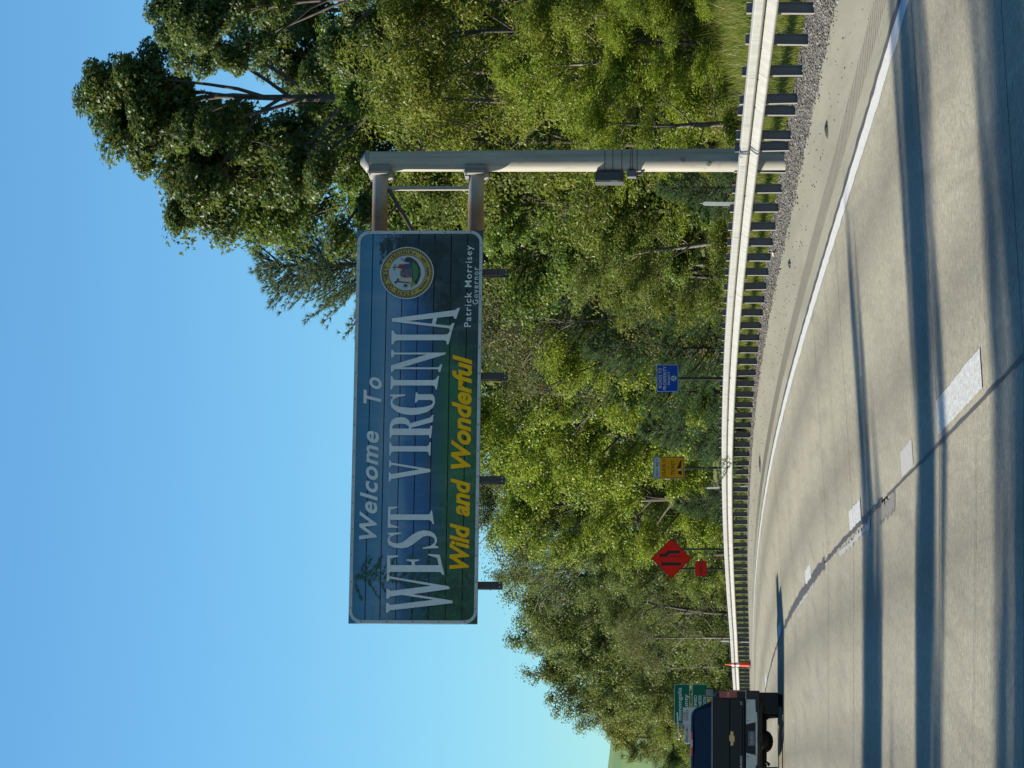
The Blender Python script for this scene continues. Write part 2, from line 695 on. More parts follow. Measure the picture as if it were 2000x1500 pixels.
strip('lane_paint_trace', frange(57, 66, 40), LANE + 0.11, LANE + 0.17, MATS['worn_paint'], 0.0075, road, 0.03, 22)
# spalled patch at the slab corner
strip('pothole_patch', frange(34.6, 37.4, 14), LANE + 0.05, LANE + 0.22, plain('patch', (0.13, 0.125, 0.115), 0.95, var=0.5, scale=30), 0.008, road, 0.05, 31)
# cracks
for k, (da, db, ta, tb) in enumerate(((24.2, 24.7, 3.9, 7.2), (31.2, 31.6, 4.0, 7.3), (47, 47.3, 0.2, 3.4), (39.2, 39.6, 0.3, 3.4))):
    r = random.Random(40 + k)
    pts = [(da + (db - da) * i / 24 + r.uniform(-.012, .012), ta + (tb - ta) * i / 24) for i in range(25)]
    vs, fs = [], []
    for d, t in pts:
        vs += [road_p(d - 0.012, t - 0.012, 0.01), road_p(d + 0.012, t + 0.012, 0.01)]
    for i in range(24):
        fs.append((2 * i, 2 * i + 1, 2 * i + 3, 2 * i + 2))
    MB().add(vs, fs).build('crack', TAR, road)

# loose stones and rubbish
def stones(name, n, pos, smin, smax, mat, seed):
    r = np.random.default_rng(seed)
    base = np.array([(1, 0, 0), (-.5, .85, 0), (-.5, -.85, 0), (0, 0, .8), (.1, .1, -.7)], float)
    tri = np.array([(0, 1, 3), (1, 2, 3), (2, 0, 3), (1, 0, 4), (2, 1, 4), (0, 2, 4)])
    V = np.zeros((n, 5, 3))
    for i in range(n):
        p = pos(r)
        a = r.uniform(0, 6.28)
        s = r.uniform(smin, smax) * np.array([r.uniform(.7, 1.4), r.uniform(.7, 1.2), r.uniform(.5, .9)])
        b = base * r.uniform(.75, 1.25, (5, 1)) * s
        V[i, :, 0] = b[:, 0] * math.cos(a) - b[:, 1] * math.sin(a) + p[0]
        V[i, :, 1] = b[:, 0] * math.sin(a) + b[:, 1] * math.cos(a) + p[1]
        V[i, :, 2] = b[:, 2] + p[2] + s[2] * .3
    T = (tri[None] + 5 * np.arange(n)[:, None, None]).reshape(-1, 3)
    o = link(name, tri_mesh(name, V.reshape(-1, 3), T, mat))
    return o


def m_stone():
    n = N('stone_chips')
    g = n.new('NewGeometry')
    n.color(n.ramp(g.outputs['Random Per Island'], [(0.0, (0.035, 0.033, 0.03)), (0.6, (0.115, 0.108, 0.098)), (1.0, (0.30, 0.28, 0.25))]))
    n.b.inputs['Roughness'].default_value = 0.9
    return n.m


STONE = m_stone()


def gpos(r):
    d = 38 + 70 * r.random() ** 1.4
    t = r.uniform(-3.5, gravel_edge(d)) if r.random() < .97 else gravel_edge(d) + abs(r.normal()) * .08
    return road_p(d, t, 0.004)


g = stones('gravel', 14000, gpos, 0.008, 0.026, STONE, 4)
tag(g, 'loose grey stone chips along the foot of the guardrail', 'gravel', kind='stuff')


def dpos(r):
    return road_p(30 + 90 * r.random(), -1.35 + r.normal() * 0.28, 0.003)


g = stones('grit', 420, dpos, 0.005, 0.018, plain('grit', (0.07, 0.065, 0.06), 0.9, var=.5, scale=30), 6)
tag(g, 'dark grit scattered over the tan shoulder', 'grit', kind='stuff')
for k, (d, t, L, w, lab) in enumerate(((43.6, -1.25, 0.22, 0.07, 'black scrap of tyre rubber lying on the near shoulder'), (58.5, -1.55, 0.16, 0.08, 'small dark scrap of rubber on the shoulder past the sign pole'), (86, -1.05, 0.5, 0.12, 'dark curled scrap with a pale end on the shoulder far ahead'))):
    p = road_p(d, t, 0.0)
    m = MB()
    r = random.Random(k)
    n = 7
    top = []
    for i in range(n):
        a = i / (n - 1)
        top.append((p.x + (a - .5) * L, p.y + r.uniform(-.02, .02), p.z + 0.012 + 0.03 * math.sin(a * 3.1)))
    vs = []
    for q in top:
        ww = w * r.uniform(.6, 1.1)
        vs += [(q[0], q[1] - ww, p.z + 0.004), (q[0], q[1], q[2]), (q[0], q[1] + ww, p.z + 0.004)]
    fs = []
    for i in range(n - 1):
        for j in range(2):
            fs.append((3 * i + j, 3 * i + 3 + j, 3 * i + 4 + j, 3 * i + 1 + j))
    o = m.add(vs, fs).build('tyre_scrap', plain('rubber', (0.022, 0.021, 0.02), 0.8))
    tag(o, lab, 'debris')
# pale broken reflector lying in the gravel
p = road_p(65.5, -2.72, 0.02)
o = MB().tube([p + Vector((-.02, -.9, 0)), p + Vector((.03, -.35, .03)), p + Vector((-.02, .1, .01)), p + Vector((.05, .6, .02))], [0.012, 0.02, 0.018, 0.008], 6).build('bleached_stick', plain('bleached_wood', (0.33, 0.30, 0.25), 0.8))
tag(o, 'bleached pale stick lying in the gravel by the guardrail', 'stick')

# ------------------------------------------------------------------ guardrail
def m_galv(name, c, rough=0.5, metal=0.3, streak=0.25):
    n = N(name)
    a = n.noise(n.coord('Object', (3, 3, 0.5)), 2.0, 5, 0.65)
    b = n.noise(n.coord('Object'), 30, 3)
    cc = n.ramp(a, [(0.3, tuple(x * (1 - streak) for x in c)), (0.7, tuple(min(1, x * 1.12) for x in c))])
    n.color(n.mix(n.ramp(b, [(0.4, 0.12), (0.6, 0.0)]), cc, tuple(x * .5 for x in c)))
    n.b.inputs['Roughness'].default_value = rough
    n.b.inputs['Metallic'].default_value = metal
    MATS[name] = n.m
    return n.m


RAIL_M = m_galv('galvanised_rail', (0.29, 0.285, 0.265), 0.55, 0.1, 0.25)
POST_M = m_galv('weathered_post_steel', (0.19, 0.18, 0.17), 0.7, 0.05)
BOLT_M = plain('bolt_steel', (0.10, 0.095, 0.09), 0.5, 0.5)


def rail_x(d):
    return edge_x(d) - RAIL_T


def rail_y_to_d(y):
    lo, hi = 30.0, 250.0
    for _ in range(50):
        m = (lo + hi) / 2
        if 750 - FPX * (rail_x(m) + 0.1) / m < y:
            lo = m
        else:
            hi = m
    return lo


gr = thing('guardrail', 'long galvanised steel guardrail on dark posts along the right shoulder', 'guardrail', road_p(47, RAIL_T))
GO = gr.location.copy()
prof = [(0.0, .312), (.03, .309), (.078, .296), (.084, .285), (.084, .20), (.076, .186), (.008, .164), (.0, .156), (.008, .148), (.072, .062), (.082, .045), (.084, .028), (.07, .01), (.03, .002), (0.0, .0)]
RT = 0.79


def rail_pt(d, off, h):
    return Vector((rail_x(d) - off, d, road_z(d, RAIL_T) + RT - 0.312 + h)) - GO


PL = 3.80
d = 30.0
k = 0
splices = []
while d < 214:
    vs, fs = [], []
    secs = frange(d, d + PL + 0.16, 4)
    lift = 0.004 * (k % 2)
    for s in secs:
        vs += [rail_pt(s, a + lift, h) for a, h in prof]
    n = len(prof)
    for i in range(len(secs) - 1):
        for j in range(n - 1):
            fs.append((i * n + j, i * n + j + 1, (i + 1) * n + j + 1, (i + 1) * n + j))
    o = MB().add(vs, fs, False).build('rail_panel', RAIL_M, gr)
    md = o.modifiers.new('sheet_steel', 'SOLIDIFY')
    md.thickness = 0.004
    md.offset = -1
    if 40 < d < 140:
        bm = MB()
        for h in (0.08, 0.23):
            for dd in (0.03, 0.13):
                c = rail_pt(d + dd, 0.092 if h > .2 else .06, h)
                bm.tube([c + Vector((0.012, 0, 0)), c], 0.016, 6)
        bm.build('splice_bolts', BOLT_M, o)['kind'] = 'stuff'
    splices.append(d)
    d += PL
    k += 1

post_ds = [rail_y_to_d(y) for y in (-42, 18, 79.5, 139.5, 193.5, 217.5, 265.5, 286.5, 330, 369, 406.5, 442.5)]
while post_ds[-1] < 212:
    post_ds.append(post_ds[-1] + 1.862)
# one steel post: I-section whose web faces the traffic
pm = MB()
H = 1.05
pm.box((0.03, 0, H / 2 - 0.2), (0.009, 0.10, H))
pm.box((0.165, 0, H / 2 - 0.2), (0.009, 0.10, H))
pm.box((0.0975, 0, H / 2 - 0.2), (0.126, 0.012, H))
POST_MESH = None
BMESH = None
for i, d in enumerate(post_ds):
    z = road_z(d, RAIL_T)
    loc = Vector((rail_x(d), d, z)) - GO
    rz = math.atan(0.11)
    if POST_MESH is None:
        o = pm.build('post', POST_M, gr)
        POST_MESH = o.data
        b = MB().tube([(-0.035, 0, .634), (-0.003, 0, .634)], 0.019, 6).build('post_bolt', BOLT_M, o)
        BMESH = b.data
    else:
        o = link('post', POST_MESH, gr)
        link('post_bolt', BMESH, o)
    o.location = loc
    r = random.Random(i)
    o.rotation_euler = (r.uniform(-.015, .015), r.uniform(-.02, .02), rz)
    o.location.z += r.uniform(-.012, .02)

# ------------------------------------------------------------------ the overhead welcome sign
PR, PLf = at(946, 450, 57.3), at(930, 1218, 55.9)
ux = Vector((PR.x - PLf.x, PR.y - PLf.y, 0)).normalized()
ANG = math.atan2(ux.y, ux.x)
uy = Vector((-ux.y, ux.x, 0))
pole_d = 58.0
P0 = at(1400, 313, pole_d)
P0.z = ground_z(P0.x, P0.y)
ws = thing('welcome_sign', 'wide blue state welcome sign hung from a steel cantilever pole over the shoulder', 'highway sign', P0, ANG)
face_y = (PR - P0).dot(uy)


def S(x, y, off=0.0):
    """Pixel to sign-local (x, z) on the plane of the sign face."""
    v = cF + cR * ((750 - y) / FPX) + cU * ((1000 - x) / FPX)
    o = Vector((0, 0, EYE))
    q = P0 + uy * (face_y + off)
    p = o + v * ((q - o).dot(uy) / v.dot(uy)) - P0
    return p.dot(ux), p.z


def SP(x, y):
    """Pixel to sign-local (x, z) on the plane of the pole axis."""
    return S(x, y, -face_y)


xL, zT = S(678, 1218)
xR, zB = S(946, 450)
zT = (zT + S(700, 450)[1]) / 2
zB = (zB + S(930, 1218)[1]) / 2
SW, SH = xR - xL, zT - zB


def m_print():
    """The printed landscape: blue sky, cloud, blue ridges, green fields."""
    n = N('printed_landscape')
    v = n.coord('Object')
    sep = n.new('SeparateXYZ')
    n.link(v, sep.inputs[0])
    h = n.math('DIVIDE', n.math('SUBTRACT', sep.outputs[2], zB), SH)
    x = n.math('DIVIDE', n.math('SUBTRACT', sep.outputs[0], xL), SW)
    w1 = n.noise(n.coord('Object', (0.8, 0.8, 2.2)), 1.1, 5, 0.6)
    ridge = n.noise(n.coord('Object', (0.9, 0.0, 0.25)), 1.0, 5, 0.55)
    hh = n.math('ADD', h, n.math('MULTIPLY', n.math('SUBTRACT', ridge, 0.5), 0.22))
    # the ridges sit lower in the middle of the picture, the field rises to the left
    c = n.ramp(hh, [(0.0, (0.010, 0.065, 0.024)), (0.17, (0.016, 0.105, 0.030)), (0.29, (0.010, 0.075, 0.055)), (0.37, (0.010, 0.065, 0.12)), (0.46, (0.012, 0.085, 0.23)), (0.58, (0.022, 0.115, 0.27)), (0.63, (0.085, 0.19, 0.32)), (0.74, (0.105, 0.21, 0.32)), (0.86, (0.042, 0.17, 0.30)), (1.0, (0.022, 0.135, 0.25))])
    cloud = n.ramp(w1, [(0.5, 0.0), (0.68, 1.0)])
    band = n.ramp(h, [(0.55, 0.0), (0.72, 0.5), (0.86, 0.3), (0.95, 0.0)])
    c = n.mix(n.math('MULTIPLY', cloud, band), c, (0.21, 0.30, 0.42))
    gr_ = n.noise(n.coord('Object', (5, 5, 12)), 2.0, 5, 0.7)
    low = n.ramp(h, [(0.22, 1.0), (0.36, 0.0)])
    c = n.mix(n.math('MULTIPLY', low, n.ramp(gr_, [(0.4, 0.0), (0.65, 0.6)])), c, (0.03, 0.17, 0.035))
    # darkness of the printed woods at the lower right and lower left
    rr = n.math('ADD', n.math('ADD', x, n.math('MULTIPLY', n.math('SUBTRACT', 0.45, h), 0.55)), n.math('MULTIPLY', n.math('SUBTRACT', gr_, 0.5), 0.5))
    c = n.mix(n.ramp(rr, [(0.76, 0.0), (0.90, 0.95)]), c, (0.006, 0.02, 0.028))
    ll = n.math('ADD', n.math('ADD', x, n.math('MULTIPLY', h, 0.5)), n.math('MULTIPLY', n.math('SUBTRACT', gr_, 0.5), 0.4))
    c = n.mix(n.ramp(ll, [(0.16, 0.8), (0.45, 0.0)]), c, (0.008, 0.045, 0.016))
    wear = n.noise(n.coord('Object', (1.0, 1, 0.2)), 5, 4)
    c = n.mix(n.ramp(wear, [(0.5, 0.0), (0.75, 0.12)]), c, (0.35, 0.4, 0.42))
    n.color(c)
    n.b.inputs['Roughness'].default_value = 0.45
    MATS['print'] = n.m


m_print()
seams = [S(xx, 450)[1] for xx in (729, 757.5, 787.5, 818.5, 849.5, 882, 914)]
levels = [zB] + sorted(seams) + [zT]
for i in range(8):
    a, b = levels[i] + (0.006 if i else 0), levels[i + 1] - (0.006 if i < 7 else 0)
    jit = 0.002 * (i % 3)
    MB().box(((xL + xR) / 2, face_y + 0.02 + jit, (a + b) / 2), (SW, 0.04, b - a)).build('plank', MATS['print'], ws, bevel=0.004)
ALU = m_galv('sign_border_white', (0.44, 0.47, 0.47), 0.6, 0.0, 0.15)
bw = 0.05
bo = rrect(xL + 0.005, xR - 0.005, zB + 0.005, zT - 0.005, 0.20, 7)
bi = rrect(xL + 0.005 + bw, xR - 0.005 - bw, zB + 0.005 + bw, zT - 0.005 - bw, 0.15, 7)
MB().prism(bo, [bi], 0.006, Matrix.Translation((0, face_y - 0.009, 0))).build('border', ALU, ws)
# rivets on the border
rv = MB()
for i in range(15):
    for z in (zB + 0.03, zT - 0.03):
        c = Vector((xL + 0.25 + (SW - 0.5) * i / 14, face_y - 0.009, z))
        rv.tube([c, c + Vector((0, -0.005, 0))], 0.011, 6)
for i in range(5):
    for x in (xL + 0.03, xR - 0.03):
        c = Vector((x, face_y - 0.009, zB + 0.2 + (SH - 0.4) * i / 4))
        rv.tube([c, c + Vector((0, -0.005, 0))], 0.011, 6)
o = rv.build('rivets', BOLT_M, ws)
o['kind'] = 'stuff'
MB().box(((xL + xR) / 2, face_y + 0.047, (zB + zT) / 2), (SW - 0.02, 0.006, SH - 0.02)).build('added_backing', plain('added_backing_dark', (0.03, 0.032, 0.035), 0.7), ws)  # added dark sheet, keeps sky light from showing through the plank seams

LET_W = m_galv('letter_white', (0.58, 0.61, 0.62), 0.55, 0.0, 0.08)
LET_Y = plain('letter_yellow', (0.80, 0.42, 0.006), 0.6, var=0.08, spec=.15)
G = {
 'I': ([(0, 0), (1, 0), (1, .03), (.76, .055), (.70, .10), (.70, .90), (.76, .945), (1, .97), (1, 1), (0, 1), (0, .97), (.24, .945), (.30, .90), (.30, .10), (.24, .055), (0, .03)], []),
 'T': ([(0, 1), (0, .78), (.05, .78), (.15, .94), (.37, .95), (.37, .09), (.31, .05), (.18, .03), (.18, 0), (.82, 0), (.82, .03), (.69, .05), (.63, .09), (.63, .95), (.85, .94), (.95, .78), (1, .78), (1, 1)], []),
 'V': ([(0, 1), (0, .97), (.12, .94), (.45, 0), (.58, 0), (.88, .94), (1, .97), (1, 1), (.68, 1), (.68, .97), (.78, .94), (.57, .26), (.34, .94), (.43, .97), (.43, 1)], []),
 'W': ([(0, 1), (0, .97), (.06, .94), (.25, 0), (.315, 0), (.475, .60), (.615, 0), (.68, 0), (.93, .94), (1, .97), (1, 1), (.80, 1), (.80, .97), (.875, .94), (.695, .27), (.555, .94), (.61, .97), (.61, 1), (.36, 1), (.36, .97), (.415, .94), (.455, .76), (.335, .28), (.195, .94), (.25, .97), (.25, 1)], []),
 'N': ([(0, 1), (0, .97), (.13, .93), (.13, .06), (0, .03), (0, 0), (.35, 0), (.35, .03), (.21, .06), (.21, .78), (.80, 0), (.88, 0), (.88, .94), (1, .97), (1, 1), (.67, 1), (.67, .97), (.80, .94), (.80, .34), (.30, 1)], []),
 'E': ([(0, 1), (0, .97), (.14, .94), (.14, .06), (0, .03), (0, 0), (.96, 0), (1, .22), (.94, .22), (.80, .06), (.46, .06), (.46, .49), (.62, .49), (.68, .40), (.73, .40), (.73, .64), (.68, .64), (.62, .55), (.46, .55), (.46, .94), (.78, .94), (.86, .79), (.92, .79), (.92, 1)], []),
 'A': ([(.43, 1), (.14, .06), (0, .03), (0, 0), (.36, 0), (.36, .03), (.24, .06), (.31, .30), (.585, .30), (.66, .06), (.55, .03), (.55, 0), (1, 0), (1, .03), (.91, .06), (.56, 1)], [[(.33, .36), (.565, .36), (.45, .76)]]),
 'R': ([(0, 1), (0, .97), (.13, .94), (.13, .06), (0, .03), (0, 0), (.54, 0), (.54, .03), (.41, .06), (.41, .49), (.45, .49), (.70, 0), (1, 0), (1, .03), (.90, .06), (.64, .52), (.78, .56), (.88, .64), (.91, .75), (.88, .87), (.76, .96), (.56, 1)], [[(.41, .55), (.51, .55), (.60, .62), (.63, .75), (.60, .87), (.51, .94), (.41, .94)]]),
 'G': ([(.85, 1), (.80, .935), (.70, .98), (.54, 1), (.34, .97), (.14, .85), (.03, .66), (0, .5), (.03, .34), (.14, .15), (.34, .03), (.56, 0), (.78, .02), (.92, .08), (.92, .39), (1, .42), (1, .45), (.55, .45), (.55, .42), (.67, .385), (.67, .11), (.63, .06), (.55, .045), (.44, .09), (.35, .24), (.31, .5), (.35, .76), (.44, .905), (.57, .955), (.70, .93), (.80, .84), (.86, .68), (.92, .68), (.91, 1)], []),
 'S': ([(.80, 1), (.72, .95), (.58, .99), (.42, 1), (.20, .97), (.06, .87), (.02, .73), (.08, .60), (.24, .49), (.50, .36), (.66, .27), (.71, .18), (.66, .09), (.52, .045), (.33, .06), (.16, .15), (.06, .31), (0, .31), (.04, 0), (.10, 0), (.20, .06), (.38, .01), (.58, 0), (.82, .03), (.96, .12), (1, .25), (.92, .38), (.74, .50), (.48, .63), (.33, .71), (.28, .80), (.33, .90), (.46, .955), (.62, .945), (.74, .86), (.82, .72), (.88, .72), (.86, 1)], []),
}
spots = [('W', 1197, 1121), ('E', 1123, 1082), ('S', 1072, 1036), ('T', 1031, 990), ('V', 941, 899), ('I', 890, 864), ('R', 856, 811), ('G', 811, 767), ('I', 761, 735), ('N', 727, 684), ('I', 673, 646), ('A', 648, 602)]
ztop = zT - 0.291 * SH
bcurve = [(1205, 206), (1160, 199), (1122, 184), (1090, 176), (1055, 169), (1010, 159.5), (960, 155), (900, 153.5), (860, 154), (820, 157.5), (780, 162), (748, 166), (726, 171), (700, 178), (672, 186.5), (648, 192), (600, 208)]


def bottom(lx):
    yy = 1218 - (lx - xL) / SW * 768
    for (y0, v0), (y1, v1) in zip(bcurve, bcurve[1:]):
        if y1 <= yy <= y0:
            return zT - (v0 + (v1 - v0) * (y0 - yy) / (y0 - y1)) / 250.0 * SH
    return zT - 0.8 * SH


def dens(lp):
    out = []
    for i, p in enumerate(lp):
        q = lp[(i + 1) % len(lp)]
        n = max(1, int(max(abs(q[0] - p[0]) * 3, 1)))
        for k in range(n):
            out.append((p[0] + (q[0] - p[0]) * k / n, p[1] + (q[1] - p[1]) * k / n))
    return out


for ch, ya, yb in spots:
    x0, x1 = S(800, ya)[0], S(800, yb)[0]
    loops = [dens(G[ch][0])] + [dens(h) for h in G[ch][1]]
    out = []
    for lp in loops:
        q = []
        for px, pz in lp:
            X = x0 + (x1 - x0) * px
            zb = bottom(X)
            q.append((X, zb + (ztop - zb) * pz))
        out.append(q)
    MB().prism(out[0], out[1:], 0.012, Matrix.Translation((0, face_y - 0.018, 0))).build('letter', LET_W, ws)
fy = face_y - 0.012
for txt, ya, yb, xb, cap, mt, sh, of, sp in (
        ('Welcome', 1054, 842, 735.5, 34, LET_W, 0.28, 0.022, 1.12), ('To', 789, 737, 744.5, 35, LET_W, 0.28, 0.022, 1.3),
        ('Wild', 1112, 1022, 914, 38, LET_Y, 0.30, 0.035, 1.0), ('and', 1009, 934, 917, 38, LET_Y, 0.30, 0.035, 1.0), ('Wonderful', 916, 693, 919, 38, LET_Y, 0.30, 0.035, 1.0),
        ('Patrick', 639, 571, 920.5, 13.5, LET_W, 0, 0.016, 1.18), ('Morrisey', 561, 480, 922, 13.5, LET_W, 0, 0.016, 1.18), ('Governor', 595, 522, 937.5, 11, LET_W, 0, 0.012, 1.25)):
    xa, za = S(xb, ya)
    xb_, _ = S(xb, yb)
    if txt in ('Wild', 'and', 'Wonderful'):
        za = zB + 0.148
    if txt in ('Patrick', 'Morrisey'):
        za = zB + 0.172
    if txt == 'Governor':
        za = zB + 0.064
    lettering('lettering', txt, xa, xb_, za, cap / 250 * SH, fy, mt, ws, sh, of, sp)

# state seal
sx, sz = S(795, 533.5)
SR = 52.5 / 248 * SH
seal = MB().prism([(sx + SR * math.cos(a), sz + SR * math.sin(a)) for a in frange(0, 2 * math.pi, 64)[:-1]], (), 0.01, Matrix.Translation((0, face_y - 0.014, 0))).build('seal', plain('seal_white', (0.50, 0.54, 0.55), 0.5, var=.05), ws)
GOLD = plain('seal_gold', (0.40, 0.28, 0.04), 0.5, var=.06)
INK = plain('seal_ink', (0.02, 0.02, 0.022), 0.5, var=.1)


def ring(r0, r1, y, mat, name, n=72):
    if r0 <= 0:
        pts = [(sx + r1 * SR * math.cos(a), sz + r1 * SR * math.sin(a)) for a in frange(0, 2 * math.pi, n)[:-1]]
        return MB().add([(p[0], y, p[1]) for p in pts], [tuple(range(n))]).build(name, mat, seal)
    vs, fs = [], []
    for k in range(n):
        a = 2 * math.pi * k / n
        for r in (r0, r1):
            vs.append((sx + r * SR * math.cos(a), y, sz + r * SR * math.sin(a)))
    for k in range(n):
        j = (k + 1) % n
        fs.append((2 * k, 2 * k + 1, 2 * j + 1, 2 * j))
    return MB().add(vs, fs).build(name, mat, seal)


y0 = face_y - 0.0165
ring(0, 0.965, y0, INK, 'seal_rim')
ring(0.70, 0.885, y0 - 0.0015, GOLD, 'seal_band')
ring(0, 0.675, y0 - 0.0015, plain('seal_paper', (0.38, 0.43, 0.45), 0.5, var=.04), 'seal_field')
# twisted rope round the rim
m = MB()
for k in range(60):
    a = 2 * math.pi * k / 60
    q = []
    for (r, da) in ((.893, 0), (.905, .055), (.955, .105), (.945, .05)):
        q.append((sx + r * SR * math.cos(a + da), y0 - 0.0022, sz + r * SR * math.sin(a + da)))
    m.add(q, [(0, 1, 2, 3)])
m.build('seal_rope', GOLD, seal)


def arc_text(s, r, a0, a1, h, flip=False):
    m = MB()
    n = len(s)
    Hc = text2d('H')[0]
    sc = h * SR / (Hc[:, 1].max())
    for i, ch in enumerate(s):
        if ch == ' ':
            continue
        a = math.radians(a0 + (a1 - a0) * (i + .5) / n)
        P, T = text2d(ch, 0, 0.03)
        P = (P - np.array([(P[:, 0].max() + P[:, 0].min()) / 2, 0])) * sc
        rot = a - math.pi / 2 if not flip else a + math.pi / 2
        rr = r * SR if not flip else (r + h) * SR
        cx, cz = sx + rr * math.cos(a), sz + rr * math.sin(a)
        X = cx + P[:, 0] * math.cos(rot) - P[:, 1] * math.sin(rot)
        Z = cz + P[:, 0] * math.sin(rot) + P[:, 1] * math.cos(rot)
        m.add([(p, y0 - 0.003, q) for p, q in zip(X, Z)], [tuple(int(j) for j in t) for t in T])
    return m.build('seal_lettering', INK, seal)


arc_text('STATE OF WEST VIRGINIA', 0.725, 194, -14, 0.135)
arc_text('MONTANI SEMPER LIBERI', 0.74, 218, 322, 0.09, True)


def shape(pts, mat, name, dy):
    return MB().prism([(sx + p[0] * SR, sz + p[1] * SR) for p in pts], (), 0.001, Matrix.Translation((0, y0 - dy, 0))).build(name, mat, seal)


for cx, cz in ((-.72, -.28), (.72, -.28)):
    pts = []
    for k in range(10):
        a = math.pi / 2 + k * math.pi / 5
        r = .055 if k % 2 == 0 else .024
        pts.append((cx + r * math.cos(a), cz + r * math.sin(a)))
    shape(pts, INK, 'seal_star', 0.004)
shape([(-.54, -.20), (-.42, -.40), (-.10, -.52), (.18, -.50), (.44, -.36), (.58, -.16), (.50, -.10), (.2, -.16), (-.2, -.18)], INK, 'seal_ground', 0.004)
shape([(-.36, -.24), (-.22, -.38), (.06, -.44), (.30, -.36), (.46, -.20), (.2, -.20), (0, -.22)], plain('seal_green', (0.03, 0.16, 0.035), 0.5), 'seal_grass', 0.006)
shape([(-.58, -.16), (-.46, -.34), (-.34, -.26), (-.38, -.12)], plain('seal_wheat', (0.22, 0.22, 0.03), 0.5), 'seal_sheaf', 0.006)
ROCK = plain('seal_rock', (0.12, 0.085, 0.10), 0.6, var=.4, scale=30)
shape([(-.17, -.20), (-.19, .10), (-.12, .24), (.06, .25), (.15, .18), (.16, -.18)], ROCK, 'seal_rock', 0.005)
RED = plain('seal_red', (0.20, 0.02, 0.04), 0.5)
BLU = plain('seal_blue', (0.03, 0.05, 0.13), 0.5)
SKN = plain('seal_skin', (0.45, 0.36, 0.30), 0.5)
# farmer with his axe on the left, miner with his pick on the right of the rock
shape([(-.34, -.20), (-.36, .08), (-.32, .26), (-.24, .28), (-.17, .22), (-.20, .04), (-.24, -.20)], SKN, 'seal_farmer', 0.007)
shape([(-.33, .30), (-.28, .38), (-.22, .36), (-.22, .29)], INK, 'seal_hat', 0.007)
shape([(-.40, -.10), (-.37, -.11), (-.31, .42), (-.38, .47), (-.42, .40), (-.36, .36)], INK, 'seal_axe', 0.0085)
for k in range(7):
    a = math.radians(100 + 24 * k)
    c = (-.45, .02)
    shape([(c[0], c[1] - .02), (c[0] + .16 * math.cos(a), c[1] + .16 * math.sin(a)), (c[0] + .015, c[1] + .02)], INK, 'seal_branch', 0.008)
shape([(.17, -.18), (.15, .10), (.24, .12), (.34, .06), (.38, -.18)], BLU, 'seal_trousers', 0.007)
shape([(.15, .10), (.16, .27), (.22, .33), (.32, .30), (.34, .06), (.24, .12)], RED, 'seal_shirt', 0.0085)
shape([(.20, .34), (.20, .40), (.26, .43), (.30, .38), (.28, .33)], SKN, 'seal_head', 0.0085)
shape([(.08, .46), (.20, .52), (.34, .44), (.33, .42), (.22, .48), (.21, .30), (.19, .30), (.19, .48), (.09, .44)], INK, 'seal_pick', 0.0098)
shape([(.38, -.18), (.42, .06), (.52, .10), (.60, .02), (.60, -.14)], INK, 'seal_barrels', 0.0065)
shape([(.42, .10), (.56, .24), (.575, .22), (.44, .07)], INK, 'seal_anvil', 0.0075)

# printed firs: dark silhouettes of needle sprays at both ends of the picture
def firs(name, limbs, mat, seed, dens_=1.0, ln=0.06):
    r = random.Random(seed)
    m = MB()
    yy = face_y - 0.0045
    for (xa, ya, xb, yb, w) in limbs:
        a, b = Vector((*S(xa, ya), 0)), Vector((*S(xb, yb), 0))
        t = b - a
        L = t.length
        n = int(L / 0.0065 * dens_)
        tn = t.normalized()
        pn = Vector((-tn.y, tn.x, 0))
        for i in range(n):
            s = r.random()
            c = a + t * s + pn * r.gauss(0, 0.25) * w * (1 - .6 * s)
            ang = math.atan2(tn.y, tn.x) + r.gauss(0, 0.7)
            l = ln * r.uniform(.5, 1.3)
            q = Vector((math.cos(ang), math.sin(ang), 0))
            e = Vector((-q.y, q.x, 0)) * l * 0.11
            pp = [c - q * l * .5, c + e, c + q * l * .5, c - e]
            if all(xL + .075 < p.x < xR - .075 and zB + .075 < p.y < zT - .075 for p in pp):
                dy = r.uniform(0, 0.0008)
                m.add([(p.x, yy - dy, p.y) for p in pp], [(0, 1, 2, 3)])
    return m.build(name, mat, ws)


PRN = plain('print_dark_green', (0.010, 0.050, 0.026), 0.5, var=.4, scale=8)
PRN2 = plain('print_deep_shade', (0.005, 0.020, 0.022), 0.5, var=.4, scale=8)
left = [(730, 1115, 690, 1130, .10)]
r = random.Random(5)
for k in range(30):
    h = 690 + k * 7
    yb = 1130 + (h - 690) * .10
    left.append((h, yb, h + r.uniform(5, 26), yb + r.choice((-1, 1)) * r.uniform(18, 52), .07))
for k in range(26):
    h = 800 + r.random() * 120
    y_ = 1205 - r.random() * (110 - (h - 800) * .3)
    left.append((h, y_, h - 12, y_ - r.uniform(-25, 25), .10))
firs('printed_fir', left, PRN, 3, 0.9, .06)
bush = []
for k in range(60):
    h = 800 + r.random() * 125
    y_ = 1208 - r.random() ** 1.5 * (150 + (h - 800) * 1.2)
    bush.append((h, y_, h - r.uniform(4, 16), y_ - r.uniform(-14, 14), .10))
firs('printed_bush', bush, plain('print_mid_green', (0.022, 0.12, 0.035), 0.5, var=.5, scale=9), 13, 0.8, .05)
right = []
for k in range(40):
    h = 735 + r.random() ** .7 * 130
    y_ = 462 + r.random() * 18 + (h - 735) * .12 * r.random()
    right.append((h, y_, h + r.uniform(-6, 14), y_ + r.uniform(8, 40 + (h - 735) * .25), .08))
for k in range(34):
    h = 842 + r.random() * 60
    y_ = 470 + r.random() * 190 * ((h - 800) / 100)
    right.append((h, y_, h - r.uniform(4, 20), y_ + r.uniform(-26, 26), .10))
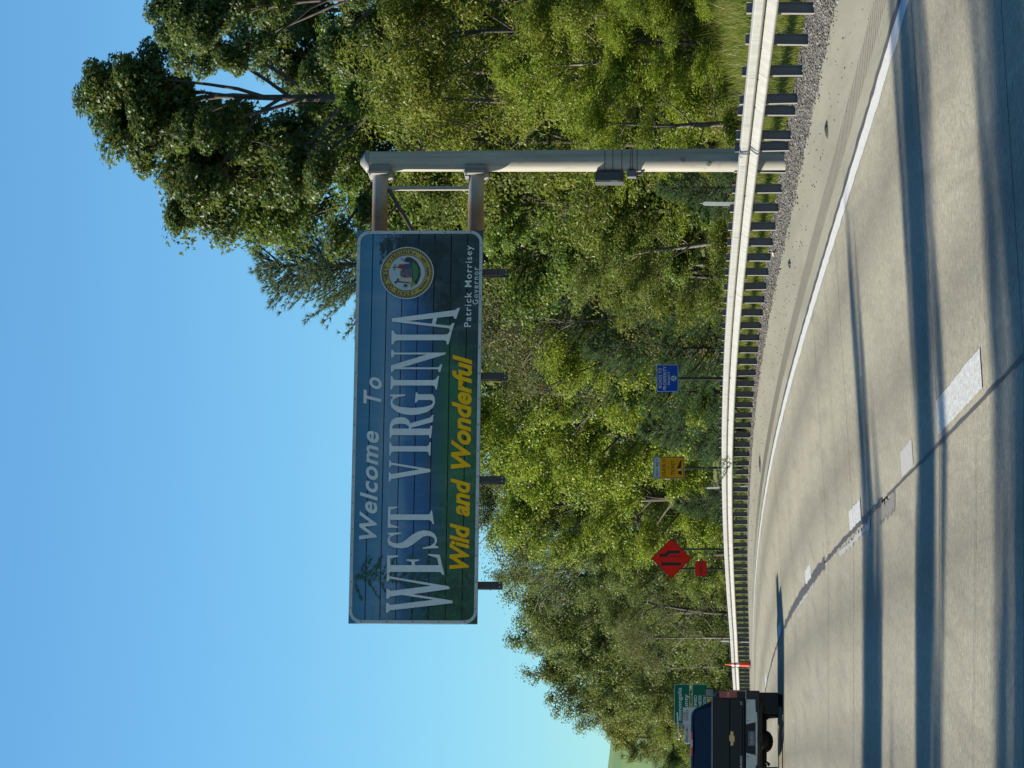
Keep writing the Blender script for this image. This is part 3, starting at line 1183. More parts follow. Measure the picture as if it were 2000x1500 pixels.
firs('printed_fir', right, PRN2, 4, 1.0, .05)

# posts behind the boards, whose lower ends show
DARKST = plain('dark_brown_steel', (0.045, 0.036, 0.034), 0.6, 0.1, var=.25)
for yy in (530.5, 733, 935.5, 1142):
    x_, z_ = S({530.5: 993, 733: 990.5, 935.5: 985.5, 1142: 980.5}[yy], yy)
    m = MB()
    m.box((x_, face_y + 0.05, (z_ + zT - 0.06) / 2), (0.115, 0.008, zT - 0.06 - z_))
    m.box((x_, face_y + 0.15, (z_ + zT - 0.06) / 2), (0.115, 0.008, zT - 0.06 - z_))
    m.box((x_, face_y + 0.10, (z_ + zT - 0.06) / 2), (0.01, 0.091, zT - 0.06 - z_))
    o = m.build('stringer', DARKST, ws)
    b = MB()
    for k in (-.03, .03):
        b.tube([(x_ + k, face_y + 0.046, z_ + 0.04), (x_ + k, face_y + 0.038, z_ + 0.04)], 0.010, 6)
    b.build('bolt', plain('bolt_bright', (.5, .5, .48), .4, .4), o)


def m_pole():
    n = N('weathered_pole')
    v = n.coord('Object')
    a = n.noise(n.coord('Object', (2.5, 2.5, 0.35)), 2.0, 6, 0.65)
    c = n.ramp(a, [(0.3, (0.24, 0.225, 0.19)), (0.65, (0.36, 0.34, 0.29)), (0.9, (0.42, 0.395, 0.335))])
    b = n.noise(v, 9, 5, 0.7)
    c = n.mix(n.ramp(b, [(0.6, 0.0), (0.76, 0.5)]), c, (0.10, 0.085, 0.07))
    st = n.noise(n.coord('Object', (14, 14, 0.25)), 1.0, 4, 0.6)
    c = n.mix(n.ramp(st, [(0.52, 0.0), (0.72, 0.4)]), c, (0.15, 0.125, 0.095))
    n.color(c)
    n.b.inputs['Roughness'].default_value = 0.6
    n.b.inputs['Metallic'].default_value = 0.05
    MATS['pole'] = n.m


def m_arm():
    n = N('rusty_arm')
    v = n.coord('Object')
    sep = n.new('SeparateXYZ')
    n.link(v, sep.inputs[0])
    b = n.noise(n.coord('Object', (1.2, 3, 3)), 3, 6, 0.7)
    g_ = n.math('ADD', n.math('MULTIPLY', n.math('ADD', sep.outputs[0], 0.45), -1.1), n.math('MULTIPLY', n.math('SUBTRACT', b, 0.5), 1.1))
    c = n.mix(n.ramp(g_, [(0.0, 0.0), (0.45, 1.0)]), (0.26, 0.25, 0.225), n.ramp(b, [(0.3, (0.09, 0.055, 0.038)), (0.7, (0.24, 0.155, 0.105))]))
    n.color(c)
    n.b.inputs['Roughness'].default_value = 0.75
    MATS['arm'] = n.m


m_pole(); m_arm()
ztp = SP(722, 313)[1]
rp0, rp1 = 0.195, 0.163
pole = MB().tube([(0, 0, -0.3), (0, 0, 0.0), (0, 0, ztp)], [rp0, rp0, rp1], 40).build('pole', MATS['pole'], ws)
MB().tube([(0, 0, ztp + 0.001), (0, 0, ztp + 0.05), (0, 0, ztp + 0.07), (0, 0, ztp + 0.15)], [rp1 + 0.012, rp1 + 0.02, rp1 - 0.01, 0.05], 32).build('cap', plain('cap_grey', (0.20, 0.20, 0.20), .6), pole)
for xx in (1182, 1197.5, 1215, 1232, 1236, 1245):
    z_ = SP(xx, 313)[1]
    rr = rp0 + (rp1 - rp0) * z_ / ztp
    MB().tube([(0, 0, z_ - 0.007), (0, 0, z_ + 0.007)], rr + 0.004, 32).build('strap', BOLT_M, pole)
xb0, zb0 = SP(1218, 358)
_, zb1 = SP(1163, 336)
bx = MB()
bx.box((xb0 + 0.09, 0.02, (zb0 + zb1) / 2), (0.18, 0.22, zb1 - zb0))
bx.box((xb0 + 0.09, -0.096, (zb0 + zb1) / 2), (0.14, 0.012, zb1 - zb0 - 0.06))
o = bx.build('cabinet', plain('cabinet_grey', (0.045, 0.048, 0.05), .6), pole, bevel=.008)
MB().box((xb0 + 0.02, -0.09, zb0 + 0.15), (0.02, 0.03, 0.12)).build('latch', POST_M, o)
zm0, zm1 = SP(1243, 345)[1], SP(1226, 345)[1]
m = MB()
m.box((-rp0 - 0.055, -0.05, (zm0 + zm1) / 2), (0.11, 0.12, zm1 - zm0))
m.tube([(-rp0 - 0.05, -0.02, zm0), (-rp0 - 0.05, -0.02, zm0 - .06), (-rp0 + 0.02, -0.05, zm0 - 0.12)], 0.022, 8)
m.build('junction_box', plain('junction_grey', (0.10, 0.10, 0.10), .5), pole, bevel=.006)
for xx, yy in ((1334, 318), (1384, 324)):
    x_, z_ = SP(xx, yy)
    rr = rp0 + (rp1 - rp0) * z_ / ztp
    a = math.asin(max(-1, min(1, x_ / rr)))
    c = Vector((rr * math.sin(a), -rr * math.cos(a), z_))
    nn = Vector((math.sin(a), -math.cos(a), 0))
    m = MB().tube([c - nn * 0.01, c + nn * 0.02], 0.045, 16)
    m.tube([c + nn * 0.02, c + nn * 0.035], 0.02, 8)
    m.build('hand_hole_cover', POST_M, pole)
za1, za2 = SP(742.5, 390)[1], SP(930, 390)[1]
for z_, ra in ((za1, 0.128), (za2, 0.128)):
    arm = MB().tube([(-rp1 - 0.06, 0, z_), (-1.3, 0, z_), (xL + 0.5, 0, z_)], [ra, ra, ra * .93], 28).build('arm', MATS['arm'], ws)
    # saddle that clamps the arm to the pole
    m = MB()
    m.box((-rp1 - 0.005, 0, z_), (0.10, 0.40, 0.36))
    m.box((-rp1 - 0.062, 0, z_), (0.022, 0.46, 0.40))
    m.box((-rp1 - 0.087, 0, z_), (0.022, 0.44, 0.38))
    for a in (-1, 1):
        for b in (-1, 1):
            m.tube([(-rp1 - 0.12, a * 0.19, z_ + b * 0.16), (-rp1 - 0.03, a * 0.19, z_ + b * 0.16)], 0.016, 6)
    m.build('saddle', POST_M, arm, bevel=.006)
    m = MB()
    for x_ in (xL + 1.0, xL + 2.7, xL + 4.4, xL + 6.0):
        m.box((x_, face_y + 0.20, z_), (0.10, 0.10, 0.16))
    m.build('sign_bracket', DARKST, arm)
xs_, _ = SP(800, 368)
MB().box((xs_, 0, (za1 + za2) / 2), (0.06, 0.06, za1 - za2 - 0.24)).build('strut', MATS['arm'], ws)
xe, ze = SP(812, 462)
MB().tube([(xs_ - 0.02, -.02, za1 - 0.14), (xe, -.02, ze)], 0.032, 8).build('brace', DARKST, ws)

# ------------------------------------------------------------------ roadside signs
CHAN = plain('sign_post_steel', (0.05, 0.048, 0.045), 0.6, 0.2)


def sign_root(name, label, px, py, d, ang, cat='sign'):
    p = at(px, py, d)
    p.z = ground_z(p.x, p.y)
    return thing(name, label, cat, p, math.radians(ang)), p


def sloc(root, p, ang, x, y):
    """Pixel to sign-local x, z in the plane through the root."""
    a = math.radians(ang)
    ex, ey = Vector((math.cos(a), math.sin(a), 0)), Vector((-math.sin(a), math.cos(a), 0))
    v = cF + cR * ((750 - y) / FPX) + cU * ((1000 - x) / FPX)
    o = Vector((0, 0, EYE))
    q = o + v * ((p - o).dot(ey) / v.dot(ey)) - p
    return q.dot(ex), q.z


def channel(root, x, z1, name='post', y=0.03):
    m = MB()
    m.box((x, y, z1 / 2 - 0.15), (0.05, 0.008, z1 + 0.3))
    m.box((x - 0.03, y + 0.015, z1 / 2 - 0.15), (0.008, 0.038, z1 + 0.3))
    m.box((x + 0.03, y + 0.015, z1 / 2 - 0.15), (0.008, 0.038, z1 + 0.3))
    return m.build(name, CHAN, root)


# blue
R_, p_ = sign_root('blue_sign', 'small blue roads project sign on a single dark post behind the guardrail', 1304, 739, 90, 8)
f = lambda x, y: sloc(R_, p_, 8, x, y)
x0, z0 = f(1325, 765.5)
x1, z1 = f(1282.5, 712)
WHT = plain('sign_white', (0.62, 0.66, 0.70), 0.5, var=.05)
pl = MB().prism(rrect(x0, x1, z0, z1, 0.04), (), 0.004, Matrix.Translation((0, 0, 0)), True).build('panel', plain('sign_blue', (0.006, 0.075, 0.46), 0.55, var=.08, spec=.2), R_)
MB().prism(rrect(x0 + .006, x1 - .006, z0 + .006, z1 - .006, 0.036), [rrect(x0 + .016, x1 - .016, z0 + .016, z1 - .016, 0.03)], 0.001, Matrix.Translation((0, -0.002, 0))).build('border', WHT, R_)
channel(R_, (x0 + x1) / 2, z1 - .03)
w_ = x1 - x0
lettering('lettering', 'ROADS TO', x0 + .15 * w_, x0 + .87 * w_, f(1292.5, 739)[1], 6.2 / 77, -0.003, WHT, R_, 0, .008)
lettering('lettering', 'PROSPERITY', x0 + .07 * w_, x0 + .94 * w_, f(1301.5, 739)[1], 6.2 / 77, -0.003, WHT, R_, 0, .008)
lettering('lettering', 'PROJECT', x0 + .26 * w_, x0 + .74 * w_, f(1308.5, 739)[1], 4.2 / 77, -0.003, WHT, R_, 0, .008)
cx, cz = f(1316, 739)
rr = 5.4 / 77
MB().prism([(cx + rr * math.cos(a), cz + rr * math.sin(a)) for a in frange(0, 6.2832, 24)[:-1]], (), .001, Matrix.Translation((0, -.003, 0))).build('emblem', plain('emblem_pale', (.42, .52, .5), .5), R_)
m = MB()
for k in range(3):
    a = math.radians(90 + 120 * k)
    q = [(cx + rr * .85 * math.cos(a), cz + rr * .85 * math.sin(a)), (cx + rr * .3 * math.cos(a - .9), cz + rr * .3 * math.sin(a - .9)), (cx + rr * .3 * math.cos(a + .9), cz + rr * .3 * math.sin(a + .9))]
    m.add([(u, -.0042, v) for u, v in q], [(0, 1, 2)])
m.build('emblem_mark', MATS['sign_blue'], R_)

# yellow seat belt sign
R_, p_ = sign_root('seat_belt_sign', 'yellow and white seat belt sign on a thin post behind the guardrail', 1306, 913.5, 108, 8)
f = lambda x, y: sloc(R_, p_, 8, x, y)
x0, z0 = f(1337, 935)
x1, z1 = f(1275.5, 891.5)
BLK = plain('sign_black', (0.012, 0.012, 0.013), 0.5)
YEL = plain('sign_yellow', (0.78, 0.34, 0.006), 0.6, var=.06, spec=.15)
zm = f(1289, 913)[1]
MB().prism(rrect(x0, x1, z0, z1, 0.04), (), 0.004, None, True).build('panel', plain('sign_grey_back', (.3, .3, .3), .5), R_)
MB().prism(rrect(x0 + .012, x1 - .012, z0 + .012, zm, 0.03), (), 0.001, Matrix.Translation((0, -.002, 0))).build('yellow_field', YEL, R_)
MB().prism(rrect(x0 + .012, x1 - .012, zm + .006, z1 - .012, 0.03), (), 0.001, Matrix.Translation((0, -.002, 0))).build('white_field', plain('sign_pale_blue', (.42, .55, .62), .5, var=.05), R_)
MB().prism(rrect(x0 + .02, x1 - .02, z0 + .02, z1 - .02, 0.03), [rrect(x0 + .032, x1 - .032, z0 + .032, z1 - .032, 0.025)], 0.001, Matrix.Translation((0, -.0032, 0))).build('border', BLK, R_)
channel(R_, (x0 + x1) / 2, z1 - .05)
w_ = x1 - x0
for s, a, b, xb, cap in (('SEAT BELT', .1, .9, 1285.7, 4.6), ('CLICK IT', .1, .92, 1300, 6.3), ('or', .44, .57, 1307, 3.4), ('TICKET', .17, .82, 1317, 6.3)):
    lettering('lettering', s, x0 + a * w_, x0 + b * w_, f(xb, 913)[1], cap / 64, -.004, BLK, R_, 0, .012)
q0, q1 = f(1331, 928), f(1322, 898)
bw_, bh = q1[0] - q0[0], q1[1] - q0[1]
MB().prism([(q0[0] + u * bw_, q0[1] + v * bh) for u, v in ((0, .1), (.10, .75), (.28, .62), (.28, .05), (.12, -.1))], (), .001, Matrix.Translation((0, -.004, 0))).build('buckle', BLK, R_)
MB().prism([(q0[0] + u * bw_, q0[1] + v * bh) for u, v in ((.42, .15), (.42, .85), (.55, .95), (.58, .7), (.85, .45), (1, .1), (.98, -.1), (.8, .0), (.58, .1))], (), .001, Matrix.Translation((0, -.004, 0))).build('tongue', BLK, R_)
MB().prism([(q0[0] + u * bw_, q0[1] + v * bh) for u, v in ((.31, .2), (.31, .62), (.40, .62), (.40, .2))], (), .001, Matrix.Translation((0, -.004, 0))).build('plate', WHT, R_)

# orange diamond
R_, p_ = sign_root('lane_shift_sign', 'orange-red diamond road works sign on two dark posts with a small plaque', 1310, 1091, 131, 8)
f = lambda x, y: sloc(R_, p_, 8, x, y)
cx, cz = f(1311.2, 1090.7)
hd = abs(f(1271.5, 1090.7)[1] - cz)
ORG = plain('sign_orange_red', (0.88, 0.024, 0.014), 0.6, var=.06, spec=.12)


def diamond(r):
    return [(cx + r, cz), (cx, cz + r), (cx - r, cz), (cx, cz - r)]


MB().prism(diamond(hd), (), .005, None, True).build('panel', ORG, R_)
MB().prism(diamond(hd * .975), [diamond(hd * .935)], .001, Matrix.Translation((0, -.002, 0))).build('border', BLK, R_)
for yy in (1072.5, 1110.5):
    channel(R_, f(1380, yy)[0], cz - hd * .1)
px = lambda lst: [f(a, b) for a, b in lst]
for pts in ([(1330.5, 1104.5), (1330.5, 1098.5), (1291.5, 1098.5), (1291.5, 1104.5)],
            [(1288.5, 1087.8), (1288.5, 1081.5), (1298, 1081.5), (1304.5, 1075.2), (1328, 1075.2), (1328, 1081), (1308.5, 1081), (1302, 1087.8)],
            [(1328.5, 1087.8), (1328.5, 1085.4), (1323.5, 1085.4), (1323.5, 1087.8)], [(1321, 1087.8), (1321, 1085.4), (1316, 1085.4), (1316, 1087.8)], [(1313.5, 1087.8), (1313.5, 1085.4), (1308.5, 1085.4), (1308.5, 1087.8)]):
    MB().prism(px(pts)[::-1] if False else px(pts), (), .001, Matrix.Translation((0, -.003, 0))).build('lane_symbol', BLK, R_)
x0, z0 = f(1380, 1125.5)
x1, z1 = f(1358, 1096)
MB().prism(rrect(x0, x1, z0, z1, .02), (), .004, Matrix.Translation((0, -.01, 0)), True).build('plaque', ORG, R_)
MB().prism(rrect(x0 + .012, x1 - .012, z0 + .012, z1 - .012, .015), [rrect(x0 + .022, x1 - .022, z0 + .022, z1 - .022, .01)], .001, Matrix.Translation((0, -.012, 0))).build('plaque_border', BLK, R_)
lettering('lettering', '1000FT', x0 + .1 * (x1 - x0), x1 - .1 * (x1 - x0), f(1372.5, 1110)[1], 6.5 / 53, -.013, BLK, R_, 0, .005)

# green county signs
GRN = plain('sign_green', (0.004, 0.13, 0.065), 0.55, var=.08, spec=.2)
R_, p_ = sign_root('county_sign', 'green county line sign with a second green panel below, behind the pickup', 1340, 1375, 178, 9)
f = lambda x, y: sloc(R_, p_, 9, x, y)
for (xa, xb, ya, yb) in ((1347.5, 1316.5, 1414, 1335.5), (1382.5, 1351.5, 1414, 1336)):
    x0, z0 = f(xa, ya)
    x1, z1 = f(xb, yb)
    MB().prism(rrect(x0, x1, z0, z1, .07), (), .006, None, True).build('panel', GRN, R_)
    MB().prism(rrect(x0 + .01, x1 - .01, z0 + .01, z1 - .01, .06), [rrect(x0 + .035, x1 - .035, z0 + .035, z1 - .035, .05)], .001, Matrix.Translation((0, -.003, 0))).build('border', plain('sign_white_dim', (.45, .5, .48), .5), R_)
s_ = 178 / FPX
for s, ya, yb, xb, cap in (('monongalia', 1407, 1343, 1331, 7.5), ('county', 1399, 1356, 1343.5, 7.5), ('CERTIFIED', 1404, 1358, 1361, 5.5), ('BUSINESS', 1403, 1358, 1369.8, 5.5), ('LOCATION', 1403, 1358.5, 1379, 5.5)):
    xa_, za_ = f(xb, ya)
    lettering('lettering', s, xa_, f(xb, yb)[0], za_, cap * s_, -.005, WHT, R_, 0, .012)
for yy in (1352, 1398):
    channel(R_, f(1350, yy)[0], f(1318, yy)[1], 'post', .05)

# flat delineator posts behind the rail
for k, (px_, py_, d_, w, lab) in enumerate(((1373, 400.5, 64.5, .075, 'tall flat grey delineator post behind the guardrail beside the big sign pole'), (1380, 950.5, 108, .06, 'thin pale delineator post just past the yellow sign'), (1408, 1253.5, 151, .07, 'thin pale delineator post far along the rail near the orange cone'))):
    p = at(px_, py_, d_)
    gz_ = ground_z(p.x, p.y)
    h = p.z - gz_
    o = MB().prism([(-w / 2, -.1), (w / 2, -.1), (w / 2, h - .03), (w / 2 - .02, h), (-w / 2 + .02, h), (-w / 2, h - .03)], (), .012, None, True)
    o.box((0, .02, h / 2), (.012, .03, h + .1))
    o = o.build('delineator_post', plain('delineator_grey', (.42, .43, .42), .5), None, (p.x, p.y, gz_))
    o.rotation_euler = (0, (0.02, -.04, .02)[k], math.radians(-20))
    tag(o, lab, 'post')

# orange channelizer cone
p = road_p(148, -2.35)
p.x = at(1463, 1297.5, 148).x
p.z = road_z(148, edge_x(148) - p.x)
root = thing('traffic_cone', 'tall slim orange channelizer cone with white bands by the rail', 'cone', p)
CO = plain('cone_orange', (0.75, 0.07, 0.015), .5, var=.06)
CW = plain('cone_white', (0.75, 0.75, 0.72), .5, var=.05)
MB().tube([(0, 0, 0.005), (0, 0, .05)], [.21, .20], 8).build('base', plain('rubber', (0.022, 0.021, 0.02), 0.8), root)
zz = [(.05, .095), (.42, .075)]
MB().tube([(0, 0, .05), (0, 0, .48)], [.115, .085], 16).build('body', CO, root)
MB().tube([(0, 0, .481), (0, 0, .60)], [.0855, .075], 16).build('band', CW, root)
MB().tube([(0, 0, .601), (0, 0, .70)], [.0745, .066], 16).build('body_upper', CO, root)
MB().tube([(0, 0, .701), (0, 0, .80)], [.0655, .056], 16).build('band', CW, root)
MB().tube([(0, 0, .801), (0, 0, 1.02), (0, 0, 1.08)], [.0555, .03, .02], 16).build('tip', CO, root)

# ------------------------------------------------------------------ pickup truck
TD = 75.0
tx = (750 - 1441) / FPX * TD
tp = Vector((tx, TD, road_z(TD, edge_x(TD) - tx)))
tk = thing('pickup_truck', 'black pickup truck driving ahead in the left lane, seen from behind', 'truck', tp, math.radians(8.6))
PAINT = plain('black_paint', (0.006, 0.008, 0.012), 0.3, 0.0, var=.2, spec=.28, coat=0.0)
TRIM = plain('black_plastic', (0.014, 0.014, 0.015), 0.6, var=.2)
CHR = plain('satin_bumper', (0.40, 0.40, 0.38), 0.35, 0.6, var=.08)
GLS = plain('dark_glass', (0.006, 0.010, 0.018), 0.06, 0, var=.1, spec=.7)
RUB = MATS['rubber']


def loft(m, secs, smooth=True, cap=True):
    n = len(secs[0])
    vs = [p for s in secs for p in s]
    fs = []
    for i in range(len(secs) - 1):
        for k in range(n):
            j = (k + 1) % n
            fs.append((i * n + k, (i + 1) * n + k, (i + 1) * n + j, i * n + j))
    m.add(vs, fs, smooth)
    if cap:
        m.add(secs[0], [tuple(range(n))])
        m.add(secs[-1], [tuple(reversed(range(n)))])
    return m


def body_sec(y, w, zb, zt, k=1.0):
    half = [(w * .90, zb), (w * .985, zb + .10), (w, zb + .30), (w, zb + (zt - zb) * .62), (w * .985, zt - .12), (w * .955, zt - .03), (w * .90, zt)]
    return [(a, y, b) for a, b in half] + [(-a, y, b) for a, b in reversed(half)]


m = loft(MB(), [body_sec(.14, 1.00, .60, 1.45), body_sec(.22, 1.03, .55, 1.47), body_sec(.78, 1.03, .52, 1.47)])
loft(m, [body_sec(.78, 1.03, .92, 1.47), body_sec(1.72, 1.03, .92, 1.47)])
loft(m, [body_sec(1.72, 1.03, .50, 1.47), body_sec(2.05, 1.03, .48, 1.46), body_sec(4.1, 1.02, .48, 1.40), body_sec(4.5, 1.01, .48, 1.34)])
loft(m, [body_sec(4.5, 1.01, .92, 1.34), body_sec(5.4, .99, .92, 1.26)])
loft(m, [body_sec(5.4, .99, .50, 1.26), body_sec(5.75, .95, .50, 1.18), body_sec(5.88, .86, .56, 1.05)])
body = m.build('body', PAINT, tk)
MB().box((0, 1.05, 1.482), (1.78, 1.72, .03)).build('bed_cover', TRIM, tk, bevel=.01)


def rect_sec(z, w, y0, y1, r=.12, n=4):
    return [(a, b, z) for a, b in rrect(-w, w, y0, y1, r, n)]


m = loft(MB(), [rect_sec(1.38, .955, 1.98, 4.55), rect_sec(1.50, .93, 2.0, 4.40), rect_sec(1.88, .76, 2.14, 3.80), rect_sec(1.955, .68, 2.22, 3.60), rect_sec(1.985, .55, 2.4, 3.4)])
cab = m.build('cab', PAINT, tk)
# rear window lies on the sloped back of the cab
a_, b_ = Vector((0, 2.0, 1.50)), Vector((0, 2.14, 1.88))
nrm = Vector((0, -(b_.z - a_.z), (b_.y - a_.y))).normalized()


def on_back(x, s, off):
    p = a_ + (b_ - a_) * s + nrm * off
    return (x, p.y, p.z)


m = MB()
q = [on_back(-.80, .02, .006), on_back(.80, .02, .006), on_back(.70, .95, .006), on_back(.60, 1.0, .006), on_back(-.60, 1.0, .006), on_back(-.70, .95, .006)]
m.add(q, [tuple(range(6))])
win = m.build('rear_window', GLS, tk)
m = MB()
for k in range(9):
    s = .1 + .09 * k
    m.add([on_back(-.55, s, .009), on_back(.55, s, .009), on_back(.55, s + .012, .009), on_back(-.55, s + .012, .009)], [(0, 1, 2, 3)])
m.build('defroster', plain('defroster', (.03, .035, .04), .4), win)
m = MB()
m.box((0, 2.165, 1.945), (.52, .03, .035))
rl = m.build('roof_light', plain('lamp_red', (.55, .012, .02), .2, spec=.7), tk, bevel=.006)
MB().box((0, 2.148, 1.945), (.16, .004, .026)).build('cargo_lens', plain('lens_clear', (.7, .7, .7), .15), rl)
MB().box((0, 2.20, 1.975), (1.20, .02, .012)).build('roof_trim', CHR, tk)
# tailgate
m = MB()
m.box((0, .10, 1.315), (1.66, .07, .35))
m.box((0, .092, 1.0), (1.66, .086, .27))
m.box((0, .105, .845), (1.66, .06, .05))
tg = m.build('tailgate', PAINT, tk, bevel=.012)
MB().box((0, .10, 1.505), (1.70, .09, .028)).build('top_trim', plain('trim_grey', (.16, .155, .15), .35, .2), tg, bevel=.008)
bt = [(-.155, .01), (-.135, -.03), (-.06, -.03), (-.068, -.055), (.052, -.055), (.06, -.03), (.140, -.03), (.155, .01), (.155, .03), (.068, .03), (.075, .055), (-.045, .055), (-.052, .03), (-.14, .03)]
MB().prism([(a, 1.09 + b) for a, b in bt], (), .012, Matrix.Translation((0, .036, 0))).build('emblem', plain('emblem_gold', (.55, .38, .16), .35, .3, var=.05), tg)
lettering('badge', 'SILVERADO', -.80, -.36, .875, .045, .047, plain('badge_silver', (.55, .55, .55), .3, .5), tg, 0, .01, 1.2)
lettering('badge', 'LT', .72, .78, .87, .04, .047, MATS['badge_silver'], tg, 0, .01)
for s in (-1, 1):
    m = MB()
    m.box((s * .925, .135, 1.17), (.145, .10, .39))
    tl = m.build('taillight', plain('taillight_red', (.28, .012, .018), .18, spec=.7), tk, bevel=.015)
    MB().box((s * .925, .083, 1.165), (.10, .008, .055)).build('reverse_lens', plain('lens_smoke', (.35, .16, .15), .2), tl)
    m = MB()
    m.box((s * 1.23, 4.25, 1.56), (.20, .10, .24))
    m.tube([(s * .98, 4.30, 1.42), (s * 1.16, 4.27, 1.46)], .03, 8)
    mir = m.build('mirror', TRIM, tk, bevel=.03)
    MB().box((s * 1.23, 4.197, 1.57), (.15, .006, .17)).build('mirror_glass', plain('mirror_glass', (.10, .12, .15), .08, .6), mir)
    MB().box((s * .79, .76, .33), (.46, .012, .44)).build('mud_flap', TRIM, tk)
    m = MB()
    m.tube([(s * .47, 1.0, .44), (s * .47, .80, .34), (s * .50, .80, .29), (s * .53, .80, .33)], .03, 8)
    m.tube([(s * .47, .6, .50), (s * .47, 1.9, .52)], .045, 8)
    m.build('leaf_spring', TRIM, tk)
# bumper
m = MB()
m.box((0, .06, .655), (2.02, .14, .30))
bmp = m.build('bumper', TRIM, tk, bevel=.025)
for s in (-1, 1):
    MB().prism([(s * .30, .79), (s * .82, .79), (s * .82, .60), (s * .56, .59), (s * .55, .565), (s * .36, .555), (s * .345, .60)][::s], (), .03, Matrix.Translation((0, -.022, 0)), True).build('bumper_face', CHR, bmp, bevel=.006)
    MB().box((s * .92, -.014, .797), (.19, .02, .012)).build('bumper_trim', CHR, bmp)
    b = MB()
    for xx in (.38, .77):
        b.tube([(s * xx, -.021, .755), (s * xx, -.028, .755)], .016, 8)
    b.build('bumper_bolts', BOLT_M, bmp)
MB().prism([(-.35, .553), (.35, .553), (.35, .595), (-.35, .595)], (), .03, Matrix.Translation((0, -.018, 0)), True).build('bumper_step', CHR, bmp, bevel=.006)
MB().box((0, -.012, .70), (.60, .004, .20)).build('plate_recess', plain('recess_black', (.008, .008, .009), .7), bmp)
lp = MB().box((0, -.018, .675), (.31, .006, .15)).build('licence_plate', plain('plate_dim', (.10, .105, .11), .5, var=.2), bmp)
lettering('plate_lettering', '7JR 0K34', -.13, .13, .645, .055, -.0225, plain('plate_ink', (.32, .34, .36), .5), lp if False else bmp, 0, .01)
m = MB()
m.box((0, .35, .50), (1.5, .5, .10))
m.box((0, .02, .50), (.10, .22, .09))
m.tube([(-.78, 1.25, .40), (.78, 1.25, .40)], .06, 12)
m.tube([(.72, .5, .44), (.72, 1.9, .44)], .04, 10)
uc = m.build('underbody', TRIM, tk, bevel=0)
df = MB()
secs = []
for k in range(9):
    a = math.pi * k / 8
    r_ = .02 + .185 * math.sin(a)
    secs.append([(-.24 * math.cos(a), 1.22 + r_ * math.cos(2 * math.pi * j / 14), .40 + r_ * math.sin(2 * math.pi * j / 14)) for j in range(14)])
loft(df, secs)
df.build('differential', TRIM, tk)


def wheel(x, y, s):
    o = bpy.data.objects.new('wheel', None)
    col.objects.link(o)
    o.parent = tk
    o.location = (x, y, .405)
    prof = [(-.13, .26), (-.145, .36), (-.12, .40), (.12, .40), (.145, .36), (.13, .26)]
    vs, fs = [], []
    n = 36
    for k in range(n):
        a = 2 * math.pi * k / n
        vs += [(px_, r_ * math.cos(a), r_ * math.sin(a)) for px_, r_ in prof]
    c = len(prof)
    for k in range(n):
        j = (k + 1) % n
        for i in range(c - 1):
            fs.append((k * c + i, j * c + i, j * c + i + 1, k * c + i + 1))
    MB().add(vs, fs, True).build('tyre', RUB, o)
    m = MB()
    m.tube([(s * .02, 0, 0), (s * .11, 0, 0)], [.26, .255], 28)
    for k in range(6):
        a = math.pi * k / 3
        m.box((s * .118, .14 * math.cos(a), .14 * math.sin(a)), (.02, .05, .24), Matrix.Rotation(a - math.pi / 2, 3, 'X'))
    m.build('rim', plain('rim_grey', (.25, .25, .26), .35, .6), o)


for s in (-1, 1):
    wheel(s * .875, 1.25, s)
    wheel(s * .865, 4.95, s)

# ------------------------------------------------------------------ speed display trailer beyond the pickup
ST = 160.0
c = at(1340, 1417, ST)
gzz = road_z(ST, edge_x(ST) - c.x)
tr = thing('speed_trailer', 'grey speed display trailer with a tilted solar panel on the far shoulder', 'trailer', (c.x, ST, gzz), math.radians(9))
f = lambda x, y: sloc(tr, Vector((c.x, ST, gzz)), 9, x, y)
BRD = plain('board_grey_white', (.40, .43, .44), .5, var=.06)
zt1, zt2 = f(1333.5, 1400)[1], f(1336.5, 1435)[1]
MB().box(((f(1340, 1416)[0] + f(1340, 1381.5)[0]) / 2, 0, zt1 - .40), (f(1340, 1381.5)[0] - f(1340, 1416)[0], .05, .80)).build('board', BRD, tr, bevel=.01)
MB().box(((f(1340, 1452)[0] + f(1340, 1416.5)[0]) / 2, .002, zt2 - .40), (f(1340, 1416.5)[0] - f(1340, 1452)[0], .05, .80)).build('board', BRD, tr, bevel=.01)
k_ = ST / FPX
lettering('lettering', 'YOUR', f(1340, 1407)[0], f(1340, 1391)[0], f(1338.8, 1400)[1], 4.2 * k_, -.027, BLK, tr, 0, .008)
lettering('lettering', 'SPEED', f(1340, 1408)[0], f(1340, 1387)[0], f(1344.3, 1400)[1], 4.2 * k_, -.027, BLK, tr, 0, .008)
lettering('lettering', 'SPEED LIMIT', f(1340, 1449.5)[0], f(1340, 1418.5)[0], f(1344, 1435)[1], 4.4 * k_, -.027, BLK, tr, 0, .008)
p1, p2 = f(1322.5, 1392), f(1326, 1444)
m = MB()
m.box(((p1[0] + p2[0]) / 2, .2, (p1[1] + p2[1]) / 2), (p1[0] - p2[0], .62, .045), Matrix.Rotation(-math.atan2(p1[1] - p2[1], p1[0] - p2[0]), 3, 'Y'))
m.build('solar_panel', plain('panel_frame', (.62, .64, .66), .4, .2), tr)
m = MB()
m.box((0, .12, (p1[1]) / 2 + .3), (.10, .10, p1[1] - .65))
m.box((0, .35, .62), (1.25, 1.7, .55))
m.tube([(0, -.45, .5), (0, -1.5, .42)], .04, 8)
m.build('chassis', plain('trailer_grey', (.2, .21, .21), .5), tr, bevel=.01)
for s in (-1, 1):
    m = MB().tube([(s * .72, .45, .33), (s * .90, .45, .33)], .33, 24)
    m.build('wheel', RUB, tr)

